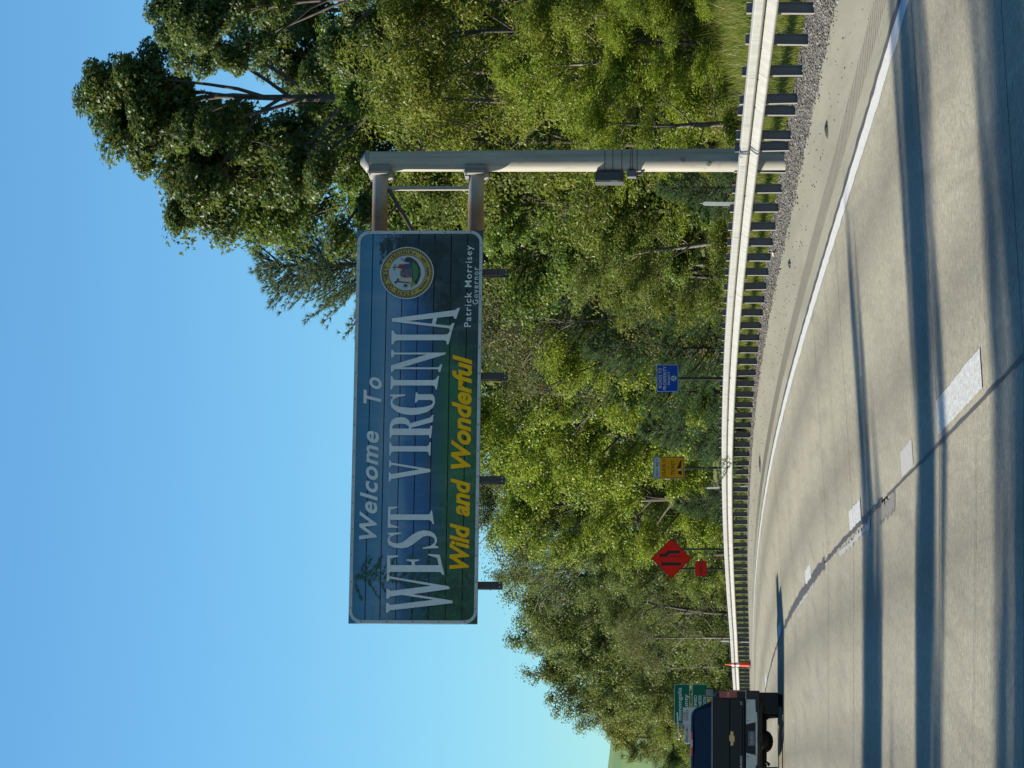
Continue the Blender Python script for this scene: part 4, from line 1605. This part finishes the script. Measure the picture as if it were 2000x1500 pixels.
# ------------------------------------------------------------------ trees and undergrowth
BARK = plain('bark', (0.06, 0.05, 0.04), 0.9, var=.5, scale=5, bump=.5)
BARK_P = plain('pale_bark', (0.13, 0.115, 0.092), 0.85, var=.4, scale=6, bump=.3)
LEAF = leaf_mat('broad_leaf', 0.36, 0.46, 0.38, 0.32, 0.015)
LEAF_S = leaf_mat('small_leaf', 0.38, 0.5, 0.38, 0.3, 0.015)
NEEDLE = leaf_mat('pine_needles', 0.22, 0.5, 0.35, 0.3, 0.01)
GRASS = leaf_mat('grass_blades', 0.40, 0.5, 0.35, 0.3, 0.06)


def tubes_np(segs, sides=5):
    """segs: list of (points, radii); returns verts, quads."""
    V, Q = [], []
    o = 0
    for pts, rad in segs:
        pts = np.asarray(pts, float)
        n = len(pts)
        for i in range(n):
            t = pts[min(i + 1, n - 1)] - pts[max(i - 1, 0)]
            t = t / (np.linalg.norm(t) + 1e-9)
            ref = np.array([1., 0, 0]) if abs(t[0]) < .8 else np.array([0, 1., 0])
            a = np.cross(t, ref)
            a /= np.linalg.norm(a) + 1e-9
            b = np.cross(t, a)
            for k in range(sides):
                w = 2 * math.pi * k / sides
                V.append(pts[i] + (a * math.cos(w) + b * math.sin(w)) * rad[i])
        for i in range(n - 1):
            for k in range(sides):
                Q.append((o + i * sides + k, o + i * sides + (k + 1) % sides, o + (i + 1) * sides + (k + 1) % sides, o + (i + 1) * sides + k))
        o += n * sides
    return np.array(V), np.array(Q)


def bough_mesh(name, segs, mat, sides=5):
    V, Q = tubes_np(segs, sides)
    return np_mesh(name, V, Q.ravel(), np.arange(len(Q)) * 4, np.full(len(Q), 4), mat, True)


def leaves_mesh(name, C, L, W, rng, mat, up=0.7, droop=0.2, dirs=None, lobed=False, out=None):
    n = len(C)
    nr = rng.normal(size=(n, 3))
    nr /= np.linalg.norm(nr, axis=1, keepdims=True)
    nr = nr * 0.7
    if out is not None:
        nr += out * 0.75
    nr[:, 2] += up
    nr /= np.linalg.norm(nr, axis=1, keepdims=True)
    d = rng.normal(size=(n, 3)) if dirs is None else dirs + rng.normal(size=(n, 3)) * .4
    d[:, 2] -= droop
    d -= nr * np.sum(d * nr, axis=1, keepdims=True)
    d /= np.linalg.norm(d, axis=1, keepdims=True) + 1e-9
    s = np.cross(nr, d)
    ln = (L * rng.uniform(.65, 1.3, n))[:, None]
    wd = (W * rng.uniform(.7, 1.2, n))[:, None]
    fold = (rng.uniform(.05, .35, n))[:, None] * wd
    if not lobed:
        V = np.stack([C - d * ln * .5, C + s * wd * .5 + nr * fold - d * ln * .06, C + d * ln * .5, C - s * wd * .5 + nr * fold - d * ln * .06], 1)
        T = np.array([(0, 2, 1), (0, 3, 2)])
        k = 4
    else:
        # three-pointed leaf
        V = np.stack([C - d * ln * .45, C + s * wd * .62 + nr * fold + d * ln * .12, C + s * wd * .2 + d * ln * .08, C + d * ln * .55, C - s * wd * .2 + d * ln * .08, C - s * wd * .62 + nr * fold + d * ln * .12], 1)
        T = np.array([(0, 2, 1), (0, 3, 2), (0, 4, 3), (0, 5, 4)])
        k = 6
    tri = (T[None] + k * np.arange(n)[:, None, None]).reshape(-1, 3)
    return tri_mesh(name, V.reshape(-1, 3), tri, mat)


def curve(p, d, L, n, rng, lift=0.15, wob=0.12):
    pts = [np.array(p, float)]
    d = np.array(d, float)
    d /= np.linalg.norm(d)
    for i in range(n):
        d = d + np.array([0, 0, lift / n]) + rng.normal(size=3) * wob / math.sqrt(n)
        d /= np.linalg.norm(d)
        pts.append(pts[-1] + d * L / n)
    return pts


def broadleaf(seed, H=12., R=4., base=.25, limbs=16, leaf=.14, width=.11, n_leaf=30000, clump=.55, bark=BARK, mat=None, up=.6, lobed=False, sub=6, top=.85, prof=None, trunk_r=.2, open_=0.0, droop=.2):
    rng = np.random.default_rng(seed)
    mat = mat or LEAF
    trunk = curve((0, 0, -.4), (rng.normal() * .04, rng.normal() * .04, 1), H * top, 9, rng, 0.0, .10)
    tr_ = [trunk_r * (1 - .85 * i / 9) ** 1.1 + .015 for i in range(10)]
    segs = [(trunk, tr_)]
    cl, own, root_ = [], [], {}
    tp_ = np.array(trunk)
    prof = prof or (lambda h: math.sin(math.pi * min(1, .12 + .88 * h)) ** .6)
    for i in range(limbs):
        h = base + (1 - base) * (i + rng.uniform(.1, .9)) / limbs
        fr = min(.999, h / 1.0) * 9
        j = min(8, int(fr))
        p = tp_[j] + (tp_[j + 1] - tp_[j]) * (fr - j)
        hh = (h - base) / (1 - base)
        az = i * 2.399 + rng.uniform(-.5, .5)
        el = math.radians(10 + 55 * hh + rng.uniform(-12, 18))
        L = R * prof(hh) * rng.uniform(.75, 1.15) / max(.55, math.cos(el) ** .5)
        d = (math.cos(az) * math.cos(el), math.sin(az) * math.cos(el), math.sin(el))
        b = curve(p, d, L, 6, rng, .25, .25)
        r0 = .35 * trunk_r * (1 - .6 * hh)
        segs.append((b, [r0 * (1 - .85 * k / 6) + .006 for k in range(7)]))
        li = len(segs) - 1
        root_[li] = (0, 9)
        cl += [b[-1], b[3] + rng.normal(size=3) * .2, b[4] + rng.normal(size=3) * .2, b[5]]
        own += [(li, 6), (li, 3), (li, 4), (li, 5)]
        for k in range(sub):
            f_ = rng.uniform(.35, 1.0)
            i0 = min(5, int(f_ * 6))
            q = b[i0]
            t = b[i0 + 1] - q
            q = q + t * rng.random()
            dd = t / (np.linalg.norm(t) + 1e-9) + rng.normal(size=3) * .75
            sb = curve(q, dd, L * rng.uniform(.22, .45), 4, rng, .1, .3)
            segs.append((sb, [.3 * r0 * (1 - .8 * w / 4) + .008 for w in range(5)]))
            si = len(segs) - 1
            root_[si] = (li, i0 + 1)
            cl += [sb[-1], sb[2] + rng.normal(size=3) * .15]
            own += [(si, 4), (si, 2)]
            if k % 2 == 0:
                sc = curve(sb[2], (sb[3] - sb[2]) + rng.normal(size=3) * .25, L * rng.uniform(.12, .25), 3, rng, .1, .3)
                segs.append((sc, [.016, .013, .010, .007]))
                root_[len(segs) - 1] = (si, 2)
                cl.append(sc[-1])
                own.append((len(segs) - 1, 3))
    cl = np.array(cl)
    keep = rng.random(len(cl)) > open_
    cl = cl[keep]
    dd_ = np.sort(np.linalg.norm(cl[:, None] - cl[None], axis=2), axis=1)[:, 5]
    ok_ = dd_ < clump * 1.75
    cl = cl[ok_]
    need = {}
    for (si, ix) in [own[j] for j in np.nonzero(keep)[0][ok_]]:
        while si and need.get(si, -1) < ix:         # bare ends are pruned back to the last leafy point
            need[si] = ix
            si, ix = root_[si]
    segs = [segs[0]] + [(segs[j][0][:need[j] + 1], segs[j][1][:need[j] + 1]) for j in sorted(need) if need[j] > 0]
    wts = rng.uniform(.4, 1.3, len(cl))
    wts /= wts.sum()
    idx = rng.choice(len(cl), n_leaf, p=wts)
    rad = clump * rng.uniform(.7, 1.3, len(cl))
    off = rng.normal(size=(n_leaf, 3))
    off /= np.linalg.norm(off, axis=1, keepdims=True)
    out = off.copy()
    off *= (rng.random(n_leaf) ** .42)[:, None] * np.array([1, 1, .65])
    C = cl[idx] + off * rad[idx][:, None]
    ok = C[:, 2] > .1
    C, out = C[ok], out[ok]
    global TOP
    TOP = float(np.percentile(C[:, 2], 99.6))
    return bough_mesh('trunk', segs, bark), leaves_mesh('crown', C, leaf, width, rng, mat, up, droop, None, lobed, out)


def pine(seed, H=10., R=2.6, base=.05, whorl=.42, n_br=6, tuft=16, needle=.13, step=.16, shape_=1.0, thick=.012):
    rng = np.random.default_rng(seed)
    segs = [([(0, 0, -.3), (0.02, 0, H * .5), (0, .03, H)], [.012 * H + .02, .007 * H + .01, .012])]
    T, Dn = [], []
    z = H * base + .2
    while z < H * .985:
        hh = (z / H - base) / (1 - base)
        r = R * (1 - hh) ** shape_ * (0.85 if hh < .1 else 1.0) + .12
        for k in range(n_br):
            az = rng.uniform(0, 6.283)
            L = r * rng.uniform(.65, 1.15)
            el = math.radians(2 + 45 * hh + rng.uniform(-12, 12))
            b = curve((0, 0, z + rng.uniform(-.1, .1)), (math.cos(az) * math.cos(el), math.sin(az) * math.cos(el), math.sin(el)), L, 6, rng, .45, .15)
            segs.append((b, [.018 * (1 - .75 * i / 6) + .004 for i in range(7)]))
            ns = max(2, int(L / .22))
            for s_ in range(ns):
                f_ = .25 + .75 * (s_ + rng.random()) / ns
                i = min(5, int(f_ * 6))
                q = b[i] + (b[i + 1] - b[i]) * (f_ * 6 - i)
                t = (b[i + 1] - b[i]) / (np.linalg.norm(b[i + 1] - b[i]) + 1e-9)
                for side in (-1, 1):
                    sd = np.cross(t, (0, 0, 1)) * side
                    dd = t * .8 + sd * rng.uniform(.5, 1.1) + np.array([0, 0, rng.uniform(-.05, .4)])
                    ll = (.18 + .30 * L * (1.05 - f_)) * rng.uniform(.6, 1.2)
                    tw = curve(q, dd, ll, 3, rng, .25, .2)
                    m = max(1, int(ll / step))
                    for g_ in range(m):
                        a = (g_ + 1) / m * 3
                        ii = min(2, int(a - 1e-6))
                        T.append(tw[ii] + (tw[ii + 1] - tw[ii]) * (a - ii))
                        Dn.append((tw[ii + 1] - tw[ii]) / (np.linalg.norm(tw[ii + 1] - tw[ii]) + 1e-9))
            T.append(b[-1])
            Dn.append((b[-1] - b[-2]) / np.linalg.norm(b[-1] - b[-2]))
        z += whorl * rng.uniform(.8, 1.2) * (1 - .35 * hh)
    for k in range(8):
        T.append(np.array([0, 0, H - .07 * k]))
        Dn.append(np.array([0, 0, 1.]))
    T, Dn = np.array(T), np.array(Dn)
    n = len(T)
    C = np.repeat(T, tuft, 0)
    D_ = np.repeat(Dn, tuft, 0) * 1.0 + rng.normal(size=(n * tuft, 3)) * .55
    D_ /= np.linalg.norm(D_, axis=1, keepdims=True)
    side = np.cross(D_, rng.normal(size=(n * tuft, 3)))
    side /= np.linalg.norm(side, axis=1, keepdims=True) + 1e-9
    ln = needle * rng.uniform(.7, 1.25, (n * tuft, 1))
    w = thick
    C = C - D_ * ln * .15
    V = np.stack([C - side * w * .5, C + side * w * .5, C + D_ * ln], 1)
    tri = np.arange(n * tuft * 3).reshape(-1, 3)
    global TOP
    TOP = H
    return bough_mesh('trunk', segs, BARK, 4), tri_mesh('crown', V.reshape(-1, 3), tri, NEEDLE)


PROTO = {
    'sycamore': (broadleaf(11, 15.5, 4.0, .20, 32, .125, .12, 60000, .50, lobed=True, sub=5, trunk_r=.26, open_=.30, prof=lambda h: (.72 + .5 * math.sin(math.pi * min(1, h * .9 + .1))) * (1 - .30 * h)), TOP),
    'tulip': (broadleaf(12, 12., 3.2, .12, 24, .125, .11, 40000, .48, lobed=True, sub=5, open_=.2, trunk_r=.18), TOP),
    'maple_a': (broadleaf(13, 11., 3.4, .10, 24, .105, .085, 44000, .52, sub=5, trunk_r=.18, up=.8), TOP),
    'maple_b': (broadleaf(14, 11., 3.0, .08, 22, .105, .085, 40000, .52, sub=5, trunk_r=.16, up=.8), TOP),
    'olive_a': (broadleaf(15, 8., 2.4, .04, 22, .12, .045, 34000, .44, mat=LEAF_S, sub=5, trunk_r=.09, bark=BARK, up=.4, droop=.6), TOP),
    'olive_b': (broadleaf(16, 8., 2.2, .04, 20, .11, .042, 30000, .42, mat=LEAF_S, sub=5, trunk_r=.08, bark=BARK_P, up=.4, droop=.5), TOP),
    'locust': (broadleaf(17, 10., 2.8, .15, 20, .085, .05, 30000, .46, mat=LEAF_S, sub=5, trunk_r=.12, open_=.15), TOP),
    'sparse': (broadleaf(18, 10., 3.0, .20, 18, .10, .06, 7000, .55, mat=LEAF_S, sub=8, trunk_r=.10, bark=BARK_P, open_=.3), TOP),
    'far_a': (broadleaf(19, 10., 3.4, .08, 24, .12, .09, 38000, .58, sub=5, trunk_r=.16), TOP),
    'far_b': (broadleaf(20, 10., 2.9, .06, 22, .12, .07, 34000, .52, mat=LEAF_S, sub=6, trunk_r=.14, up=.5), TOP),
    'shrub_a': (broadleaf(21, 2.4, 1.5, .02, 16, .10, .055, 9000, .32, mat=LEAF_S, sub=5, trunk_r=.03, up=.5), TOP),
    'shrub_b': (broadleaf(22, 2.0, 1.3, .02, 14, .12, .085, 6500, .32, sub=5, trunk_r=.03, up=.6), TOP),
    'pine_tall': (pine(31, 14., 3.6, .04, .38, 8, 14, .17, .15, .52, .019), TOP),
    'pine_bush': (pine(32, 5., 1.9, .02, .28, 8, 16, .14, .12, .70, .014), TOP),
}


def plant(kind, px, py, d, h, label, rgb, name='broadleaf_tree', group=None, wide=1.0, rot=None, cat='tree', seed=0):
    """A tree whose top stands h metres up at picture position (px = None: its foot on the ground), d metres ahead."""
    (tm, cm), H0 = PROTO[kind]
    p = at(1400, py, d)
    z = ground_z(p.x, d) - .05
    if h is None:
        h = at(px, py, d).z - z
    r = random.Random(int(len(kind) * 131 + py * 17 + d * 53) % 9973 + seed)
    root = thing(name, label, cat, (p.x, d, z), r.uniform(0, 6.28) if rot is None else rot, group)
    s = h / H0
    root.scale = (s * wide, s * wide, s)
    link('trunk', tm, root)
    c = link('crown', cm, root)
    k = r.uniform(.9, 1.1)
    c.color = (rgb[0] * k, rgb[1] * k, rgb[2] * k, 1)
    return root


SYC = (0.062, 0.104, 0.030)
OLV = (0.143, 0.176, 0.026)
YEL_G = (0.193, 0.259, 0.020)
MID = (0.086, 0.152, 0.024)
DRK = (0.035, 0.06, 0.022)
GRY = (0.116, 0.154, 0.044)
PIN = (0.055, 0.132, 0.055)
PIN_L = (0.095, 0.15, 0.09)

# big trees behind the pole
plant('sycamore', 160, 165, 84, None, 'tallest tree, broad dark leaves and sky gaps, rising behind the sign pole', SYC, 'sycamore_tree', wide=1.15, rot=3.2)
plant('sycamore', 300, -10, 80, None, 'tall broad-leaved tree at the frame edge right of the tallest tree', SYC, 'sycamore_tree', wide=.95, rot=4.0)
plant('tulip', 450, 322, 89, None, 'broad-leaved tree just behind the sign arms', (0.074, 0.128, 0.027), 'sycamore_tree', wide=1.0, rot=2.2)
plant('tulip', 640, 120, 82, None, 'leafy tree filling the gap under the tallest crown', MID, wide=1.1, rot=.4)
plant('pine_tall', 515, 515, 98, None, 'tall soft blue-green pine showing above the right end of the sign', PIN_L, 'white_pine', wide=1.4, rot=.5)
plant('pine_tall', 770, 640, 116, None, 'dark pine hidden behind the middle of the sign', DRK, 'white_pine', wide=1.0, rot=1.9)
plant('tulip', 470, 55, 90, None, 'dark broad-leaved tree inside the tall group at the upper right', SYC, 'sycamore_tree', wide=1.15, rot=5.0)
plant('tulip', 560, 225, 93, None, 'dark broad-leaved tree just above the top of the pole', SYC, 'sycamore_tree', wide=1.1, rot=3.6)
plant('tulip', 290, 285, 86, None, 'narrow broad-leaved crown left of the tallest tree, against the sky', SYC, 'sycamore_tree', wide=.85, rot=1.1)
# olive thicket on the right
plant('olive_a', 700, 60, 73, None, 'olive-leaved tree at the right frame edge above the grass bank', (.17, .195, .026), 'willow_tree', wide=1.15, rot=1.0)
plant('olive_b', 740, 190, 75, None, 'olive tree with a pale upright stem right of the sign pole', (.165, .195, .026), 'willow_tree', wide=1.1, rot=2.0)
plant('olive_a', 720, 285, 78, None, 'olive-leaved tree directly behind the sign pole', (0.121, 0.155, 0.030), 'willow_tree', wide=1.1, rot=3.3)
plant('olive_b', 960, 130, 70, None, 'lower yellowish thicket tree above the grass bank', YEL_G, 'willow_tree', wide=1.25, rot=5.1)
plant('olive_a', 1000, 20, 69, None, 'lower olive thicket tree at the right frame edge', (.18, .215, .024), 'willow_tree', wide=1.3, rot=.2)
plant('olive_b', 1130, 235, 69, None, 'bushy yellow-green thicket tree low beside the right of the pole', YEL_G, 'thicket', wide=1.7, rot=1.9)
plant('olive_a', 1160, 90, 68, None, 'bushy yellow-green thicket tree low above the grass bank', YEL_G, 'thicket', wide=1.8, rot=2.9)
plant('olive_b', 1180, -20, 66, None, 'bushy low thicket tree cut by the right frame edge', YEL_G, 'thicket', wide=1.7, rot=3.9)
# between pole and sign
plant('maple_a', 620, 395, 86, None, 'mid-green tree seen between the pole and the sign', MID, wide=1.0, rot=.9)
plant('tulip', 900, 420, 80, None, 'bright broad-leaved young tree left of the cabinet on the pole', (0.101, 0.169, 0.027), wide=1.25, rot=4.4)
plant('sparse', 800, 520, 88, None, 'thin brownish half-bare tree under the right end of the sign', (0.135, 0.121, 0.047), wide=1.0, rot=.7)
plant('sparse', 880, 600, 96, None, 'thin dark half-bare tree under the sign, beside the pines', (0.095, 0.095, 0.041), wide=1.1, rot=2.7)
plant('locust', 870, 660, 104, None, 'dull dark tree behind the pines under the middle of the sign', (0.068, 0.081, 0.027), wide=1.2, rot=1.1)
plant('olive_a', 1030, 700, 97, None, 'yellow-green rounded tree above the dark green pines', YEL_G, wide=1.25, rot=2.1)
plant('olive_b', 1120, 470, 79, None, 'leafy thicket left of the pole, just behind the rail', (0.115, 0.155, 0.030), 'thicket', wide=1.7, rot=.3)
plant('olive_a', 1150, 545, 86, None, 'leafy olive thicket right of the dark green pines', OLV, 'thicket', wide=1.45, rot=3.0)
# soft pines behind the rail
plant('pine_bush', 1290, 368, 68, None, 'small soft green pine at the foot of the sign pole', PIN, 'young_pine', wide=1.1, rot=.5)
plant('pine_bush', 1195, 600, 93, None, 'young green pine, rightmost of the clump behind the rail', PIN, 'young_pine', wide=.95, rot=1.5)
plant('pine_bush', 1150, 680, 95, None, 'tallest young green pine of the clump behind the rail', PIN, 'young_pine', wide=1.05, rot=2.5)
plant('pine_bush', 1205, 765, 97, None, 'young green pine just left of the small blue sign', PIN, 'young_pine', wide=1.15, rot=3.5)
plant('pine_bush', 1255, 840, 100, None, 'leftmost young green pine, right of the yellow sign', PIN, 'young_pine', wide=1.2, rot=4.5)
plant('pine_bush', 1320, 985, 118, None, 'small green pine between the yellow sign and the diamond sign', PIN, 'young_pine', wide=1.2, rot=5.5)
# bright maples
plant('maple_a', 800, 800, 122, None, 'yellow-green maple behind the left half of the sign', YEL_G, 'maple_tree', wide=1.0, rot=.2)
plant('maple_b', 880, 880, 128, None, 'bright yellow-green maple above the yellow sign', YEL_G, 'maple_tree', wide=1.1, rot=1.2)
plant('maple_a', 955, 965, 134, None, 'bright yellow-green maple left of the yellow sign', YEL_G, 'maple_tree', wide=1.1, rot=2.6)
plant('maple_b', 1075, 1015, 140, None, 'bright lower maple right of the orange diamond', (0.149, 0.203, 0.027), 'maple_tree', wide=1.15, rot=3.9)
plant('locust', 890, 985, 158, None, 'dark tree with bare limbs against the sky under the sign', (0.061, 0.081, 0.030), wide=1.0, rot=.4)
plant('sparse', 925, 1075, 165, None, 'thin airy tree with sky showing through beside the sign corner', (0.081, 0.101, 0.041), wide=1.15, rot=1.4)
plant('locust', 965, 1120, 170, None, 'feathery olive tree under the lower left corner of the sign', GRY, wide=.9, rot=2.4)
# trees along the left
plant('far_a', 1120, 1080, 150, None, 'dark green tree behind the orange diamond', (0.074, 0.115, 0.027), wide=1.2, rot=.3)
plant('far_b', 1000, 1190, 178, None, 'olive tree left of the diamond, first on the open skyline', GRY, wide=1.0, rot=1.6)
plant('far_a', 1000, 1245, 184, None, 'rounded leafy tree on the skyline left of the sign', (0.095, 0.135, 0.038), wide=.85, rot=2.9)
plant('far_b', 1035, 1300, 190, None, 'leafy tree where the skyline starts to drop', (0.101, 0.135, 0.034), wide=.9, rot=.6)
plant('far_a', 1115, 1345, 196, None, 'olive tree above the green county sign', (0.115, 0.142, 0.034), wide=.95, rot=1.0)
plant('far_b', 1150, 1395, 204, None, 'yellowish tree above the pickup cab', (0.149, 0.169, 0.034), wide=.95, rot=2.0)
plant('far_b', 1180, 1445, 212, None, 'last yellowish tree before the open meadow hill', (0.155, 0.176, 0.038), wide=.8, rot=3.0)
plant('far_a', 1245, 1478, 220, None, 'small dark round tree in front of the meadow hill', (0.061, 0.095, 0.034), wide=.9, rot=4.0)
plant('far_b', 1290, 1490, 208, None, 'low green tree at the left frame edge above the pickup', (0.081, 0.149, 0.041), wide=1.4, rot=5.0)
plant('locust', 1160, 1200, 165, None, 'dull olive tree between the diamond sign and the cone', GRY, wide=1.3, rot=.5)
plant('sparse', 1190, 1250, 158, None, 'bare grey-stemmed tree above the thin delineator by the cone', (0.108, 0.108, 0.041), wide=1.1, rot=1.5)
plant('locust', 1180, 1320, 200, None, 'olive tree just right of the green county sign', (0.121, 0.149, 0.038), wide=1.3, rot=2.5)
plant('far_b', 1265, 1420, 206, None, 'yellow-green bush-like tree behind the county sign', (0.162, 0.196, 0.034), wide=1.5, rot=3.5)

def where(py):
    for lim, w in ((60, 'at the right frame edge'), (240, 'right of the sign pole'), (330, 'behind the sign pole'), (450, 'between the pole and the big sign'), (600, 'under the right end of the big sign'), (720, 'right of the small blue sign'), (830, 'left of the small blue sign'), (960, 'around the yellow sign'), (1060, 'right of the orange diamond'), (1160, 'behind the orange diamond'), (1280, 'right of the orange cone'), (1350, 'left of the orange cone')):
        if py < lim:
            return w
    return 'behind the pickup'


# second row that closes the woods
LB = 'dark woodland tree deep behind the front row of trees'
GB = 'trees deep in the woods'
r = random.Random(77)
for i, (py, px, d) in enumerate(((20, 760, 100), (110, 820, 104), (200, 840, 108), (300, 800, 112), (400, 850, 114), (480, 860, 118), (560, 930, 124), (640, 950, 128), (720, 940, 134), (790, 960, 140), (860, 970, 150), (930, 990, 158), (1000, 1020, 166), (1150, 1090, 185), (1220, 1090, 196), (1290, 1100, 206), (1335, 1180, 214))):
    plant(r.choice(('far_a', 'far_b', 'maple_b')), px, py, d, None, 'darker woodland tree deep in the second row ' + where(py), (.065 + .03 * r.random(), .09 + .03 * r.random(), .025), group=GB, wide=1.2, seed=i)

# shrubs at the foot of the woods
LS = 'low leafy shrub at the foot of the woods behind the rail'
for i in range(46):
    d = 62 + 140 * (i / 45) ** 1.1
    s = r.uniform(3.4, 8.0) + (3.0 if d < 72 else 0)
    x = rail_x(d) + s
    if abs(x * FPX / d) > 860:
        continue
    k = r.choice(('shrub_a', 'shrub_b', 'shrub_a'))
    py = 750 - x * FPX / d
    if any(abs(py - a) < w_ and d < b for a, w_, b in ((739, 60, 92), (914, 60, 111), (1091, 75, 134), (1375, 80, 182))):
        continue
    cn, cc = r.choice((('olive', OLV), ('mid-green', MID), ('yellow-green', YEL_G), ('grey-green', GRY)))
    plant(k, None, py, d, r.uniform(1.3, 2.5), 'low %s %s shrub behind the rail %s' % (cn, 'broad-leaved' if k == 'shrub_b' else 'fine-leaved', where(py)), cc, 'shrub', 'shrubs at the foot of the woods', r.uniform(.9, 1.3), None, 'shrub', i)

# trees on the far side of the carriageway, outside the picture: their shadows cross the road
for i, (x, d, tip, r_, kind) in enumerate(((-36, 42.6, -1.0, 3.5, 'far_a'), (-44, 42.8, 0.0, 3.6, 'maple_a'), (-54, 43.6, -1.0, 3.9, 'far_a'), (-33, 40.4, -0.5, 2.6, 'maple_b'),
        (-38, 34.0, 6.0, 2.1, 'far_a'), (-46, 34.7, 7.5, 2.3, 'maple_a'), (-55, 35.0, 5.0, 2.5, 'far_a'),
        (-36, 23.8, 8.0, 2.7, 'far_a'), (-46, 24.6, 9.0, 2.8, 'maple_a'), (-38, 18.8, 9.0, 4.2, 'far_a'), (-50, 19.8, 9.0, 4.2, 'maple_b'), (-44, 14.3, 9.0, 4.5, 'far_a'))):
    (tm, cm), H0 = PROTO[kind]
    h = (tip - x) * 0.601
    w = r_ / (3.1 * h / H0)
    z = ground_z(x, d) - .1
    root = thing('median_tree', 'tall narrow leafy tree on the far side of the road, left of the picture', 'tree', (x, d, z), i * 1.1, 'trees across the road')
    s = h / H0
    root.scale = (s * w, s * w, s)
    link('trunk', tm, root)
    link('crown', cm, root).color = (.04, .07, .03, 1)

# grass behind the guardrail
def grass(name, n, area, h0, h1, w, rgb, seed, label):
    rng = np.random.default_rng(seed)
    V = np.zeros((n, 3, 3))
    for i in range(n):
        x, d = area(rng)
        z = ground_z(x, d) - .02
        a = rng.uniform(0, 6.283)
        h = rng.uniform(h0, h1)
        l = rng.normal(size=2) * h * .35
        V[i, 0] = (x - math.cos(a) * w, d - math.sin(a) * w, z)
        V[i, 1] = (x + math.cos(a) * w, d + math.sin(a) * w, z)
        V[i, 2] = (x + l[0], d + l[1], z + h)
    o = link(name, tri_mesh(name, V.reshape(-1, 3), np.arange(n * 3).reshape(-1, 3), GRASS))
    o.color = (*rgb, 1)
    tag(o, label, 'grass', kind='stuff')


def near_area(rng):
    d = rng.uniform(46, 84)
    return rail_x(d) + .45 + rng.random() ** 1.3 * 7.5, d


def far_area(rng):
    d = 84 + 120 * rng.random() ** 1.3
    return rail_x(d) + .45 + rng.random() ** 1.6 * 4.5, d


grass('grass', 90000, near_area, .08, .32, .011, (.15, .19, .03), 8, 'bright grass bank behind the near guardrail')
grass('grass', 42000, far_area, .08, .35, .017, (.13, .165, .03), 9, 'strip of grass behind the distant guardrail')


def stalk_area(rng):
    d = rng.uniform(47, 84)
    return rail_x(d) + .5 + rng.random() * 6.0, d


grass('dry_stalks', 2600, stalk_area, .25, .65, .008, (.24, .19, .09), 12, 'dry tan stalks standing in the grass bank')
